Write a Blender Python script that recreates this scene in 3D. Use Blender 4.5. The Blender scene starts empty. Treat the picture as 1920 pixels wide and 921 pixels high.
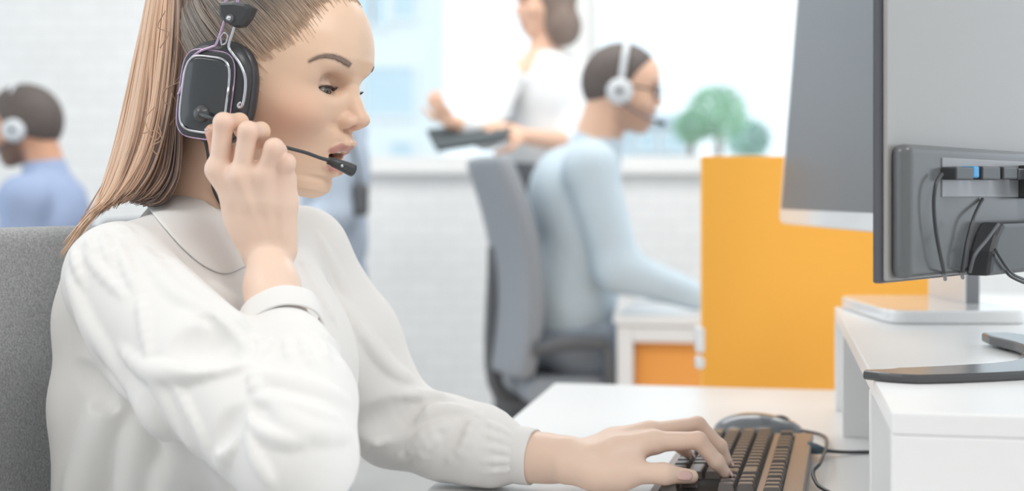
import bpy, bmesh, math, random
import numpy as np
from mathutils import Vector, Matrix
random.seed(7); rng = np.random.default_rng(7)
scene = bpy.context.scene
COL = scene.collection
# ---------------------------------------------------------------- camera geometry (1920 x 921 frame)
FPX, CX, HY, CZ = 2600.0, 960.0, 371.0, 1.05
CAM = np.array([0.0, 0.0, CZ])
def P(px, py, Y):
    return np.array([(px - CX) * Y / FPX, Y, CZ - (py - HY) * Y / FPX])
def V3(a): return np.array(a, dtype=float)
def unit(a):
    a = np.asarray(a, float); return a / (np.linalg.norm(a) + 1e-12)
def S(c):   # sRGB 0-255 -> linear
    return tuple(((v/255.0)/12.92 if v/255.0 <= .04045 else ((v/255.0+.055)/1.055)**2.4) for v in c)
# ---------------------------------------------------------------- object helpers
def tag(o, label=None, cat=None, group=None, kind=None):
    if label: o['label'] = label
    if cat: o['category'] = cat
    if group: o['group'] = group
    if kind: o['kind'] = kind
    return o
def thing(name, label, cat, loc=(0, 0, 0), rz=0.0, group=None):
    o = bpy.data.objects.new(name, None); COL.objects.link(o)
    o.empty_display_size = .05
    o.location = loc; o.rotation_euler = (0, 0, rz)
    return tag(o, label, cat, group)
def link(name, me, mat, parent=None, smooth=False, world=True):
    o = bpy.data.objects.new(name, me); COL.objects.link(o)
    if mat is not None:
        me.materials.clear(); me.materials.append(mat)
    if smooth and len(me.polygons):
        me.polygons.foreach_set('use_smooth', [True] * len(me.polygons))
    if parent is not None:
        o.parent = parent
        if world:                       # geometry was given in world space
            chain = []; p = parent
            while p is not None:
                chain.append(p); p = p.parent
            m = Matrix.Identity(4)
            for p in reversed(chain):
                m = m @ p.matrix_parent_inverse @ p.matrix_basis
            o.matrix_parent_inverse = m.inverted()
    return o
def from_bm(name, bm, mat, parent=None, smooth=False, world=True):
    me = bpy.data.meshes.new(name); bmesh.ops.recalc_face_normals(bm, faces=bm.faces); bm.to_mesh(me); bm.free()
    return link(name, me, mat, parent, smooth, world)
def np_mesh(name, V, Fq):
    me = bpy.data.meshes.new(name)
    V = np.asarray(V, np.float32); Fq = np.asarray(Fq, np.int32)
    n = Fq.shape[1]
    me.vertices.add(len(V)); me.vertices.foreach_set('co', V.ravel())
    me.loops.add(Fq.size); me.loops.foreach_set('vertex_index', Fq.ravel())
    me.polygons.add(len(Fq))
    me.polygons.foreach_set('loop_start', np.arange(0, Fq.size, n, dtype=np.int32))
    me.update(calc_edges=True); me.validate()
    return me
def frame_mat(x, y, z, o):
    m = Matrix.Identity(4)
    for i in range(3):
        m[i][0], m[i][1], m[i][2], m[i][3] = x[i], y[i], z[i], o[i]
    return m
def add_box(bm, lo, hi, M=None, bev=0.0, seg=2):
    lo = V3(lo); hi = V3(hi)
    r = bmesh.ops.create_cube(bm, size=1.0)
    vs = r['verts']
    for v in vs:
        v.co = Vector((lo + hi) / 2 + np.array(v.co) * (hi - lo))
    if bev > 0:
        es = list({e for v in vs for e in v.link_edges})
        rr = bmesh.ops.bevel(bm, geom=es, offset=bev, segments=seg, affect='EDGES', profile=.5)
        vs = list({v for f in rr['faces'] for v in f.verts} | {v for v in vs if v.is_valid})
    if M is not None:
        bmesh.ops.transform(bm, matrix=M, verts=vs)
    return vs
def box_obj(name, lo, hi, mat, parent=None, M=None, bev=.002, seg=2, smooth=False):
    bm = bmesh.new(); add_box(bm, lo, hi, M, bev, seg)
    return from_bm(name, bm, mat, parent, smooth)
def catmull(pts, n):
    pts = np.asarray(pts, float)
    if len(pts) < 3:
        t = np.linspace(0, 1, n)[:, None]; return pts[0] + (pts[-1] - pts[0]) * t
    q = np.vstack([2 * pts[0] - pts[1], pts, 2 * pts[-1] - pts[-2]])
    out = []
    for s in np.linspace(0, len(pts) - 1 - 1e-6, n):
        i = int(s); t = s - i
        a, b, c, d = q[i], q[i + 1], q[i + 2], q[i + 3]
        out.append(.5 * (2 * b + (c - a) * t + (2 * a - 5 * b + 4 * c - d) * t * t + (3 * b - a - 3 * c + d) * t ** 3))
    return np.array(out)
def tube_arrays(pts, r, sides=8, flat=None, cap=True):
    """sweep a circle along pts; r scalar or list. returns V, quads"""
    pts = np.asarray(pts, float); n = len(pts)
    r = np.full(n, r) if np.isscalar(r) else np.asarray(r, float)
    T = np.gradient(pts, axis=0); T /= (np.linalg.norm(T, axis=1)[:, None] + 1e-12)
    a = np.array([0, 0, 1.0]) if abs(T[0][2]) < .9 else np.array([1.0, 0, 0])
    N = unit(np.cross(np.cross(T[0], a), T[0])); VV = []
    ang = np.linspace(0, 2 * math.pi, sides, endpoint=False)
    for i in range(n):
        N = unit(N - T[i] * (N @ T[i])); B = np.cross(T[i], N)
        fy = 1.0 if flat is None else flat
        VV.append(pts[i] + r[i] * (np.cos(ang)[:, None] * N + fy * np.sin(ang)[:, None] * B))
    VV = np.vstack(VV); Q = []
    for i in range(n - 1):
        for k in range(sides):
            k2 = (k + 1) % sides
            Q.append((i * sides + k, i * sides + k2, (i + 1) * sides + k2, (i + 1) * sides + k))
    if cap:
        m = len(VV); VV = np.vstack([VV, pts[0], pts[-1]])
        for k in range(sides):
            k2 = (k + 1) % sides
            Q.append((m, k2, k, k)); b = (n - 1) * sides
            Q.append((m + 1, b + k, b + k2, b + k2))
    return VV, Q
def quads_to_bm(bm, V, Q):
    vs = [bm.verts.new(Vector(v)) for v in V]
    for q in Q:
        f = []
        for i in q:
            if vs[i] not in f: f.append(vs[i])
        try: bm.faces.new(f)
        except ValueError: pass
def add_tube(bm, pts, r, sides=8, n=None, flat=None):
    if n: pts = catmull(pts, n)
    if n and not np.isscalar(r):
        r = np.interp(np.linspace(0, 1, n), np.linspace(0, 1, len(r)), r)
    V, Q = tube_arrays(pts, r, sides, flat); quads_to_bm(bm, V, Q)
def tube_obj(name, pts, r, mat, parent=None, sides=8, n=None, flat=None):
    bm = bmesh.new(); add_tube(bm, pts, r, sides, n, flat)
    return from_bm(name, bm, mat, parent, True)
def add_prism(bm, outline, y0, y1, M, bev=0.0, seg=2):
    """2-D outline (x,z) extruded from y0 to y1 in a local frame M"""
    lo = [bm.verts.new(Vector((x, y0, z))) for x, z in outline]
    hi = [bm.verts.new(Vector((x, y1, z))) for x, z in outline]
    n = len(lo); fs = [bm.faces.new(lo), bm.faces.new(hi[::-1])]
    for i in range(n):
        j = (i + 1) % n; fs.append(bm.faces.new((lo[j], lo[i], hi[i], hi[j])))
    bmesh.ops.recalc_face_normals(bm, faces=fs)
    vs = lo + hi
    if bev > 0:
        es = [e for f in fs[:2] for e in f.edges]
        rr = bmesh.ops.bevel(bm, geom=es, offset=bev, segments=seg, affect='EDGES', profile=.5)
        vs = list({v for f in rr['faces'] for v in f.verts} | {v for v in vs if v.is_valid})
    bmesh.ops.transform(bm, matrix=M, verts=vs)
def superellipse(a, b, n=2.6, N=40, shift=0.0):
    out = []
    for t in np.linspace(0, 2 * math.pi, N, endpoint=False):
        c, s = math.cos(t), math.sin(t)
        out.append((a * abs(c) ** (2 / n) * (1 if c >= 0 else -1), b * abs(s) ** (2 / n) * (1 if s >= 0 else -1)))
    return out
# ---------------------------------------------------------------- materials
def mat(name, col, rough=.5, metal=0.0, spec=.5, coat=0.0, sss=0.0, attr=None, noise=None, bump=None, emit=None, sheen=0.0, alpha=None):
    m = bpy.data.materials.new(name); m.use_nodes = True
    nt = m.node_tree; b = nt.nodes['Principled BSDF']
    b.inputs['Base Color'].default_value = (*col, 1)
    b.inputs['Roughness'].default_value = rough
    b.inputs['Metallic'].default_value = metal
    b.inputs['Specular IOR Level'].default_value = spec
    b.inputs['Coat Weight'].default_value = coat
    if sheen: b.inputs['Sheen Weight'].default_value = sheen
    if sss:
        b.inputs['Subsurface Weight'].default_value = sss
        b.inputs['Subsurface Radius'].default_value = (1.0, .35, .2)
        b.inputs['Subsurface Scale'].default_value = .008
    src = None
    if attr:
        a = nt.nodes.new('ShaderNodeAttribute'); a.attribute_name = attr; src = a.outputs['Color']
    tc = nt.nodes.new('ShaderNodeTexCoord')
    if noise:                       # (scale, amount, stretch xyz)
        mp = nt.nodes.new('ShaderNodeMapping'); mp.inputs['Scale'].default_value = noise[2] if len(noise) > 2 else (1, 1, 1)
        nt.links.new(tc.outputs['Object'], mp.inputs['Vector'])
        n = nt.nodes.new('ShaderNodeTexNoise'); n.inputs['Scale'].default_value = noise[0]; n.inputs['Detail'].default_value = 4
        nt.links.new(mp.outputs['Vector'], n.inputs['Vector'])
        r = nt.nodes.new('ShaderNodeMapRange'); r.inputs['From Min'].default_value = .3; r.inputs['From Max'].default_value = .7
        r.inputs['To Min'].default_value = 1 - noise[1]; r.inputs['To Max'].default_value = 1 + noise[1]
        nt.links.new(n.outputs['Fac'], r.inputs['Value'])
        mx = nt.nodes.new('ShaderNodeMix'); mx.data_type = 'RGBA'; mx.blend_type = 'MULTIPLY'; mx.inputs['Factor'].default_value = 1
        if src is not None: nt.links.new(src, mx.inputs['A'])
        else: mx.inputs['A'].default_value = (*col, 1)
        nt.links.new(r.outputs['Result'], mx.inputs['B']); src = mx.outputs['Result']
    if src is not None: nt.links.new(src, b.inputs['Base Color'])
    if bump:                        # (scale, strength, distance)
        n = nt.nodes.new('ShaderNodeTexNoise'); n.inputs['Scale'].default_value = bump[0]; n.inputs['Detail'].default_value = 3
        nt.links.new(tc.outputs['Object'], n.inputs['Vector'])
        bp = nt.nodes.new('ShaderNodeBump'); bp.inputs['Strength'].default_value = bump[1]; bp.inputs['Distance'].default_value = bump[2]
        nt.links.new(n.outputs['Fac'], bp.inputs['Height']); nt.links.new(bp.outputs['Normal'], b.inputs['Normal'])
    if emit:
        b.inputs['Emission Color'].default_value = (*emit[0], 1); b.inputs['Emission Strength'].default_value = emit[1]
    return m
# ---------------------------------------------------------------- implicit surfaces
f32 = np.float32
def smin(a, b, k):
    if k <= 0: return np.minimum(a, b)
    h = np.maximum(k - np.abs(a - b), 0) / k
    return np.minimum(a, b) - h * h * k * .25
def smax(a, b, k): return -smin(-a, -b, k)
def p_cone(a, b, ra, rb):
    a = np.asarray(a, f32); b = np.asarray(b, f32); ba = b - a; L = f32(max(ba @ ba, 1e-12))
    def f(p):
        pa = p - a; t = np.clip(pa @ ba / L, 0, 1)
        q = pa - t[:, None] * ba
        return np.sqrt((q * q).sum(1)) - (ra + (rb - ra) * t)
    return f, (a + b) / 2, float(np.linalg.norm(ba) / 2 + max(ra, rb))
def p_ell(c, r, R=None):
    c = np.asarray(c, f32); r = np.asarray(r, f32)
    R = None if R is None else np.asarray(R, f32)      # columns = axes
    def f(p):
        q = p - c
        if R is not None: q = q @ R
        k0 = np.sqrt(((q / r) ** 2).sum(1)); k1 = np.sqrt(((q / (r * r)) ** 2).sum(1)) + 1e-9
        return k0 * (k0 - 1) / k1
    return f, c, float(r.max())
def p_box(c, h, rad, R):
    c = np.asarray(c, f32); h = np.asarray(h, f32) - rad; R = np.asarray(R, f32)
    def f(p):
        q = np.abs((p - c) @ R) - h
        return np.sqrt((np.maximum(q, 0) ** 2).sum(1)) + np.minimum(q.max(1), 0) - rad
    return f, c, float(np.linalg.norm(h) + rad)
class Field:
    def __init__(s): s.it = []; s.cut = .05
    def add(s, prim, k=.006, op='u'):
        s.it.append((prim[0], np.asarray(prim[1], float), prim[2], k, op)); return s
    def chain(s, pts, rs, k=.006, k0=None):
        for i in range(len(pts) - 1):
            s.add(p_cone(pts[i], pts[i + 1], rs[i], rs[i + 1]), k if (i or k0 is None) else k0)
        return s
    def ev(s, p, cull=True):
        p = np.asarray(p, f32)
        d = np.full(len(p), .3, f32)
        if cull:
            lo = p.min(0); hi = p.max(0); pc = (lo + hi) / 2; pr = float(np.linalg.norm(hi - lo) / 2)
        for fn, c, r, k, op in s.it:
            if cull and np.linalg.norm(pc - c) - r - pr > s.cut: continue
            v = fn(p)
            d = smin(d, v, k) if op == 'u' else smax(d, -v, k)
        return d
    def ev_pts(s, p, bs=.04):
        p = np.asarray(p, f32); key = np.floor(p / bs).astype(np.int64)
        kk = key[:, 0] * 1000003 + key[:, 1] * 10007 + key[:, 2]
        o = np.argsort(kk, kind='stable'); ks = kk[o]
        cuts = np.flatnonzero(np.diff(ks)) + 1
        out = np.empty(len(p), f32)
        for idx in np.split(o, cuts): out[idx] = s.ev(p[idx])
        return out
    def grad(s, p, e=.0006):
        p = np.asarray(p, f32)
        T = np.array([[1, 1, 1], [1, -1, -1], [-1, 1, -1], [-1, -1, 1]], f32)
        g = np.zeros_like(p); m = np.zeros(len(p), f32)
        for t in T:
            v = s.ev_pts(p + e * t); g += v[:, None] * t; m += v
        return g / (4 * e), m / 4
    def project(s, V, it=2, cap=.004):
        V = np.asarray(V, f32).copy()
        for _ in range(it):
            g, v = s.grad(V); n2 = (g * g).sum(1) + 1e-4
            st = (v / n2)[:, None] * g; L = np.sqrt((st * st).sum(1)) + 1e-9
            V -= st * np.minimum(1, cap / L)[:, None]
        return V
    def mesh(s, lo, hi, h, B=12):
        lo = np.asarray(lo, float); n = np.ceil((np.asarray(hi) - lo) / h / B).astype(int)
        N = n * B + 1
        vol = np.full(N, .3, f32)
        I = np.stack(np.meshgrid(*[np.arange(k) for k in n], indexing='ij'), -1).reshape(-1, 3)
        cen = lo + (I + .5) * B * h
        fv = np.concatenate([s.ev(c, False) for c in np.array_split(cen, max(1, len(cen) // 20000))])
        half = B * h * math.sqrt(3) / 2
        act = np.abs(fv) < half * 1.35 + .006
        ax = np.arange(B + 1)
        loc = np.stack(np.meshgrid(ax, ax, ax, indexing='ij'), -1).reshape(-1, 3) * h
        for (i, j, k), ok, v in zip(I, act, fv):
            sl = (slice(i * B, i * B + B + 1), slice(j * B, j * B + B + 1), slice(k * B, k * B + B + 1))
            if not ok:
                if v < 0:
                    sub = vol[sl]; sub[sub == f32(.3)] = -.3
                continue
            vol[sl] = s.ev(lo + np.array([i, j, k]) * B * h + loc).reshape(B + 1, B + 1, B + 1)
        return surface_nets(vol, lo, h)
    def hit(s, px, py, y0=.9, y1=1.7, n=40):
        """where camera rays through the pixels first meet the surface"""
        px = np.atleast_1d(np.asarray(px, float)); py = np.atleast_1d(np.asarray(py, float))
        D = np.stack([(px - CX) / FPX, np.ones_like(px), -(py - HY) / FPX], 1)
        t = np.full(len(px), y0)
        for _ in range(n):
            d = s.ev(CAM + D * t[:, None], False); t = np.minimum(t + d * .8, y1)
        return CAM + D * t[:, None], t < y1 - 1e-4
def surface_nets(vol, lo, h):
    s = vol < 0
    N = np.array(vol.shape) - 1
    cnt = np.zeros(N, np.uint8)
    for a in (0, 1):
        for b in (0, 1):
            for c in (0, 1):
                cnt += s[a:N[0] + a, b:N[1] + b, c:N[2] + c]
    ci = np.argwhere((cnt > 0) & (cnt < 8))
    idm = np.full(N, -1, np.int32); idm[ci[:, 0], ci[:, 1], ci[:, 2]] = np.arange(len(ci))
    corners = np.array([(a, b, c) for a in (0, 1) for b in (0, 1) for c in (0, 1)])
    val = np.stack([vol[ci[:, 0] + a, ci[:, 1] + b, ci[:, 2] + c] for a, b, c in corners], 1)
    acc = np.zeros((len(ci), 3)); num = np.zeros(len(ci))
    for i in range(8):
        for j in range(i + 1, 8):
            if abs(corners[i] - corners[j]).sum() != 1: continue
            m = (val[:, i] < 0) != (val[:, j] < 0)
            t = val[m, i] / (val[m, i] - val[m, j])
            acc[m] += corners[i] + t[:, None] * (corners[j] - corners[i]); num[m] += 1
    V = lo + h * (ci + acc / num[:, None])
    Q = []
    for ax in range(3):
        o1, o2 = [(1, 2), (2, 0), (0, 1)][ax]
        sl0 = [slice(None)] * 3; sl1 = [slice(None)] * 3
        sl0[ax] = slice(0, -1); sl1[ax] = slice(1, None)
        e = np.argwhere(s[tuple(sl0)] != s[tuple(sl1)])
        ok = (e[:, o1] > 0) & (e[:, o2] > 0) & (e[:, o1] < N[o1]) & (e[:, o2] < N[o2])
        e = e[ok]
        if not len(e): continue
        def cid(d1, d2):
            q = e.copy(); q[:, o1] -= d1; q[:, o2] -= d2
            return idm[q[:, 0], q[:, 1], q[:, 2]]
        quad = np.stack([cid(1, 1), cid(0, 1), cid(0, 0), cid(1, 0)], 1)
        fl = ~s[e[:, 0], e[:, 1], e[:, 2]]
        quad[fl] = quad[fl][:, ::-1]
        Q.append(quad)
    Q = np.vstack(Q); Q = Q[(Q >= 0).all(1)]
    return V, Q
def paint(me, cols, name='Col'):
    a = me.color_attributes.new(name, 'FLOAT_COLOR', 'POINT')
    c = np.ones((len(me.vertices), 4), f32); c[:, :3] = cols
    a.data.foreach_set('color', c.ravel())
def verts_of(me):
    a = np.empty(len(me.vertices) * 3, f32); me.vertices.foreach_get('co', a); return a.reshape(-1, 3)
def sstep(a, b, x):
    t = np.clip((x - a) / (b - a), 0, 1); return t * t * (3 - 2 * t)
WORLD = 1.12
EXPO = 0.56
L1, L2, L3 = 30, 20, 40
# ================================================================ materials
M_white   = mat('white_laminate', S((238, 238, 238)), .35)
M_whitep  = mat('white_plastic', S((240, 241, 242)), .12, coat=.3)
M_wpaint  = mat('white_paint', S((236, 236, 234)), .6)
M_orange  = mat('orange_panel', S((255, 184, 72)), .55)
M_orange2 = mat('orange_board', S((250, 172, 84)), .5)
M_black   = mat('black_plastic', S((62, 63, 66)), .35)
M_glossbk = mat('gloss_black', S((84, 84, 86)), .22, spec=.35)
M_dgrey   = mat('dark_grey', S((92, 94, 98)), .5)
M_mgrey   = mat('mid_grey', S((132, 134, 138)), .4)
M_lgrey   = mat('light_grey', S((196, 198, 202)), .35)
M_silver  = mat('silver_metal', S((205, 205, 210)), .22, metal=1.0)
M_mauve   = mat('mauve_steel', S((196, 170, 200)), .25, metal=.8)
M_fabric  = mat('grey_fabric', S((168, 170, 172)), .9, noise=(420, .28), bump=(500, .5, .002), sheen=.2)
M_chair   = mat('chair_mesh', S((112, 116, 122)), .75)
M_floor   = mat('floor_vinyl', S((208, 206, 203)), .45, noise=(3, .05))
M_blue    = mat('blue_plug', S((60, 150, 205)), .4)
# ================================================================ the room
def plain(name, lo, hi, m, kind='structure', bev=0):
    o = box_obj(name, lo, hi, m, None, None, bev); o['kind'] = kind; return o
plain('floor', (-4.2, -1.6, -.06), (4.2, 5.75, 0), M_floor)
# white painted brick
mb = bpy.data.materials.new('white_brick'); mb.use_nodes = True
nt = mb.node_tree; bs = nt.nodes['Principled BSDF']; bs.inputs['Roughness'].default_value = .7
tc = nt.nodes.new('ShaderNodeTexCoord'); mp = nt.nodes.new('ShaderNodeMapping'); mp.inputs['Rotation'].default_value = (math.pi / 2, 0, 0)
br = nt.nodes.new('ShaderNodeTexBrick'); br.inputs['Scale'].default_value = 4.2
br.inputs['Color1'].default_value = (*S((244, 244, 243)), 1); br.inputs['Color2'].default_value = (*S((240, 240, 239)), 1)
br.inputs['Mortar'].default_value = (*S((232, 232, 231)), 1); br.inputs['Mortar Size'].default_value = .012
nz = nt.nodes.new('ShaderNodeTexNoise'); nz.inputs['Scale'].default_value = 2.2
mx = nt.nodes.new('ShaderNodeMix'); mx.data_type = 'RGBA'; mx.blend_type = 'MULTIPLY'; mx.inputs['Factor'].default_value = .08
nt.links.new(tc.outputs['Object'], mp.inputs['Vector']); nt.links.new(mp.outputs['Vector'], br.inputs['Vector'])
nt.links.new(tc.outputs['Object'], nz.inputs['Vector'])
nt.links.new(br.outputs['Color'], mx.inputs['A']); nt.links.new(nz.outputs['Fac'], mx.inputs['B']); nt.links.new(mx.outputs['Result'], bs.inputs['Base Color'])
bp = nt.nodes.new('ShaderNodeBump'); bp.inputs['Strength'].default_value = .3; bp.inputs['Distance'].default_value = .006
nt.links.new(br.outputs['Fac'], bp.inputs['Height']); bp.invert = True; nt.links.new(bp.outputs['Normal'], bs.inputs['Normal'])
YW = 5.6
SILL = 1.175
def wx(px): return (px - CX) * YW / FPX
bm = bmesh.new()
xl = wx(585)                                             # window opening starts behind the woman's head
add_box(bm, (-4.2, YW, 0), (xl, YW + .15, 3.0))
add_box(bm, (xl, YW, 0), (4.2, YW + .15, SILL))
add_box(bm, (xl, YW, 2.75), (4.2, YW + .15, 3.0))
add_box(bm, (3.6, YW, SILL), (4.2, YW + .15, 2.75))
o = from_bm('wall_back', bm, mb); o['kind'] = 'structure'
plain('baseboard_back', (-4.2, YW - .015, 0), (4.2, YW, .09), M_wpaint, bev=.004)
plain('trim_1', (xl - .03, YW - .05, SILL - .03), (3.63, YW + .02, SILL), M_wpaint, bev=.006)     # window sill board
plain('trim_2', (wx(1066), YW - .03, SILL), (wx(1102), YW + .12, 2.75), M_wpaint, bev=.006)        # wide post between the windows
plain('wall_front', (-4.2, -1.7, 0), (4.2, -1.6, 3.0), mat('beige_paint', S((214, 208, 202)), .7))  # unseen room wall, added to hold back frontal sky light
plain('ceiling', (-4.2, -1.6, 3.0), (4.2, 5.75, 3.06), M_wpaint)  # unseen ceiling, added to block the sky light from above
# glass with a little reflection
mg = bpy.data.materials.new('window_glass'); mg.use_nodes = True
nt = mg.node_tree; nt.nodes.clear()
out = nt.nodes.new('ShaderNodeOutputMaterial'); tr = nt.nodes.new('ShaderNodeBsdfTransparent'); gl = nt.nodes.new('ShaderNodeBsdfGlossy')
tr.inputs['Color'].default_value = (.96, .985, .99, 1); gl.inputs['Roughness'].default_value = .02
fr = nt.nodes.new('ShaderNodeFresnel'); fr.inputs['IOR'].default_value = 1.45
ms = nt.nodes.new('ShaderNodeMixShader')
nt.links.new(fr.outputs['Fac'], ms.inputs['Fac']); nt.links.new(tr.outputs['BSDF'], ms.inputs[1]); nt.links.new(gl.outputs['BSDF'], ms.inputs[2])
nt.links.new(ms.outputs['Shader'], out.inputs['Surface'])
def window(n, x0, x1):
    bm = bmesh.new(); z0, z1, t = SILL, 2.75, .045
    add_box(bm, (x0, YW + .04, z0), (x0 + t, YW + .1, z1), None, .004); add_box(bm, (x1 - t, YW + .04, z0), (x1, YW + .1, z1), None, .004)
    add_box(bm, (x0 + t, YW + .04, z0), (x1 - t, YW + .1, z0 + t), None, .004); add_box(bm, (x0 + t, YW + .04, z1 - t), (x1 - t, YW + .1, z1), None, .004)
    r = from_bm('window_%d' % n, bm, M_wpaint); r['kind'] = 'structure'
    box_obj('pane', (x0 + t, YW + .066, z0 + t), (x1 - t, YW + .074, z1 - t), mg, r, None, 0)
window(1, xl, wx(1066)); window(2, wx(1102), 3.6)
# ================================================================ outside
plain('ground', (-60, 5.9, -3.2), (90, 120, -3.0), mat('paving', S((205, 205, 200)), .8))
M_bw = mat('render_white', S((238, 240, 240)), .8); M_bb = mat('building_glass', S((206, 222, 230)), .25); M_br = mat('building_grey', S((206, 216, 222)), .7)
def building(label, px0, px1, py0, Y, depth, m, wins):
    x0, x1 = (px0 - CX) * Y / FPX, (px1 - CX) * Y / FPX
    top = CZ - (py0 - HY) * Y / FPX
    b = thing('office_building', label, 'building', ((x0 + x1) / 2, Y, -3.0))
    box_obj('wall', (x0, Y, -3.0), (x1, Y + depth, top), m, b, None, .05)
    box_obj('roof_edge', (x0 - .2, Y - .2, top), (x1 + .2, Y + depth, top + .35), M_br, b, None, .05)
    for (a, c, d, e) in wins:
        wa, wb = (a - CX) * Y / FPX, (c - CX) * Y / FPX
        zt, zb = CZ - (d - HY) * Y / FPX, CZ - (e - HY) * Y / FPX
        bm = bmesh.new()
        add_box(bm, (wa, Y - .06, zb), (wb, Y + .05, zt), None, .01)
        w = from_bm('window', bm, M_bb, b)
        bm = bmesh.new(); t = .09
        add_box(bm, (wa - t, Y - .1, zb - t), (wb + t, Y - .02, zb)); add_box(bm, (wa - t, Y - .1, zt), (wb + t, Y - .02, zt + t))
        add_box(bm, (wa - t, Y - .1, zb), (wa, Y - .02, zt)); add_box(bm, (wb, Y - .1, zb), (wb + t, Y - .02, zt))
        from_bm('window_frame', bm, M_bw, w)
building('white office building with blue-grey windows seen through the window beside the woman\'s face', 560, 800, -130, 30, 8, M_bw,
         [(600, 650, -60, 30), (664, 692, -60, 40), (704, 722, -60, 48), (738, 776, -60, 34), (640, 672, 124, 214), (686, 774, 128, 216), (640, 660, 262, 320), (736, 772, 268, 320)])
building('low pale grey building beyond the trees at the right window', 1180, 1300, 236, 42, 8, M_br, [(1196, 1228, 250, 280), (1244, 1284, 250, 280)])
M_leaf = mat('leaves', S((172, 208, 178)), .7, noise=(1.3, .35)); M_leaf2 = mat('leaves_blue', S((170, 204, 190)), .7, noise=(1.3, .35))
M_bark = mat('bark', S((150, 130, 115)), .9)
def tree(label, px, py, r, Y, m, seed):
    rr = np.random.default_rng(seed)
    c = P(px, py, Y); R = r * Y / FPX
    t = thing('leafy_tree', label, 'tree', (c[0], Y, -3.0), 0, 'trees outside the right window')
    tube_obj('trunk', [(c[0], Y, -3.0), (c[0] + .1, Y, -1.5), (c[0], Y, c[2])], [.22, .16, .06], M_bark, t, 8, 8)
    bm = bmesh.new()
    for i in range(900):
        d = unit(rr.normal(size=3)); q = c + d * R * (.25 + .75 * rr.random() ** .45) * np.array([1, 1, .95])
        n = unit(rr.normal(size=3)); a = unit(np.cross(n, rr.normal(size=3))); b = np.cross(n, a); L = R * (.08 + .07 * rr.random())
        vs = [bm.verts.new(Vector(q + a * L * x + b * L * .5 * y + n * L * .12 * (abs(x) < .5))) for x, y in ((-1, 0), (-.3, .8), (.4, .8), (1, 0), (.4, -.8), (-.3, -.8))]
        bm.faces.new(vs)
    from_bm('crown', bm, m, t)
tree('round green tree seen through the right window above the orange partition', 1345, 212, 58, 26, M_leaf, 3)
tree('bluish green tree at the right of the round one, behind the white monitor side', 1402, 262, 44, 29, M_leaf2, 5)
tree('small green tree at the left of the round one, beside the seated man\'s face', 1296, 238, 36, 28, M_leaf, 8)
# ================================================================ her desk
DX = np.array([.982, -.187, 0]); DN = np.array([.187, .982, 0]); ZU = np.array([0, 0, 1.0])
DA = np.array([.07, 2.285, 0.0]); ZD = .745
MD = frame_mat(DX, DN, ZU, DA)
desk = thing('office_desk', 'white desk carrying the keyboard and the white riser shelf', 'desk', (.4, 1.5, 0))
box_obj('desk_top', (0, -1.62, ZD - .026), (.92, 0, ZD), M_white, desk, MD, .0025)
for ya, yb in ((-.06, -.035), (-1.58, -1.555)):
    box_obj('leg_panel', (.06, ya, 0), (.86, yb, ZD - .026), M_white, desk, MD, .002)
box_obj('modesty_panel', (.70, -1.555, .30), (.718, -.06, ZD - .026), M_white, desk, MD, .002)
# ---- riser shelf with a cubby at each end
ZR = .893
riser = thing('desk_riser', 'white riser shelf with open cubbies standing on the desk under the monitors', 'shelf', tuple(DA + .62 * DX - .7 * DN + ZU * ZD))
rx0, rx1 = .442, .86
box_obj('shelf_top', (rx0, -1.208, ZR - .017), (rx1, -.206, ZR), M_white, riser, MD, .0018)
for ya, yb in ((-1.208, -.955), (-.446, -.206)):
    box_obj('side_panel', (rx0, ya, ZD), (rx1, ya + .016, ZR - .017), M_white, riser, MD, .0015)
    box_obj('side_panel', (rx0, yb - .016, ZD), (rx1, yb, ZR - .017), M_white, riser, MD, .0015)
    box_obj('back_panel', (rx0 + .02, ya + .016, ZD), (rx0 + .034, yb - .016, ZR - .017), M_white, riser, MD, .001)
# ---- keyboard
KR = np.array([.3686, 1.696, ZD]); KN = np.array([.237, .9715, 0]); KXv = np.array([.9715, -.237, 0])
tl = .045
KXt = unit(KXv + ZU * tl); KZ = np.cross(KXt, KN)
MK = frame_mat(KXt, KN, KZ, KR + ZU * .0140)
M_kb = mat('keyboard_gloss', S((154, 133, 121)), .34, spec=.5); M_key = mat('keycap', S((98, 91, 88)), .33, spec=.85)  # black case: tan of the reflected orange is put into its base colour
M_well = mat('key_well', S((44, 42, 43)), .6, spec=.2)
kb = thing('keyboard', 'dark glossy keyboard on the desk under the typing hand', 'keyboard', tuple(KR - .076 * KXv - .18 * KN))
KLEN = .368
bm = bmesh.new(); add_box(bm, (-.153, -KLEN, -.0068), (0, 0, .0035), MK, .003, 3); from_bm('keyboard_case', bm, M_kb, kb)
for yy in (-.05, -KLEN + .05): box_obj('foot', (-.022, yy - .012, -.0135), (-.010, yy + .012, -.0066), M_well, kb, MK, .001)
ROWS = []
def unit_row(x, y0, seq):
    y = y0; out = []
    for w in seq:
        if w < 0: y += w * .019; continue
        out.append((x, y - w * .019, y)); y -= w * .019
    return out, y
x0 = -.153 + .011
seqs = [[1.25, 1.25, 1.25, 6.25, 1.25, 1.25, 1.25, 1.25, -.3, 1, 1, 1], [2.25] + [1] * 10 + [2.75, -1.3, 1], [1.75] + [1] * 11 + [2.25],
        [1.5] + [1] * 12 + [1.5, -.3, 1, 1, 1], [1] * 13 + [2, -.3, 1, 1, 1]]
kme = {}
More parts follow.
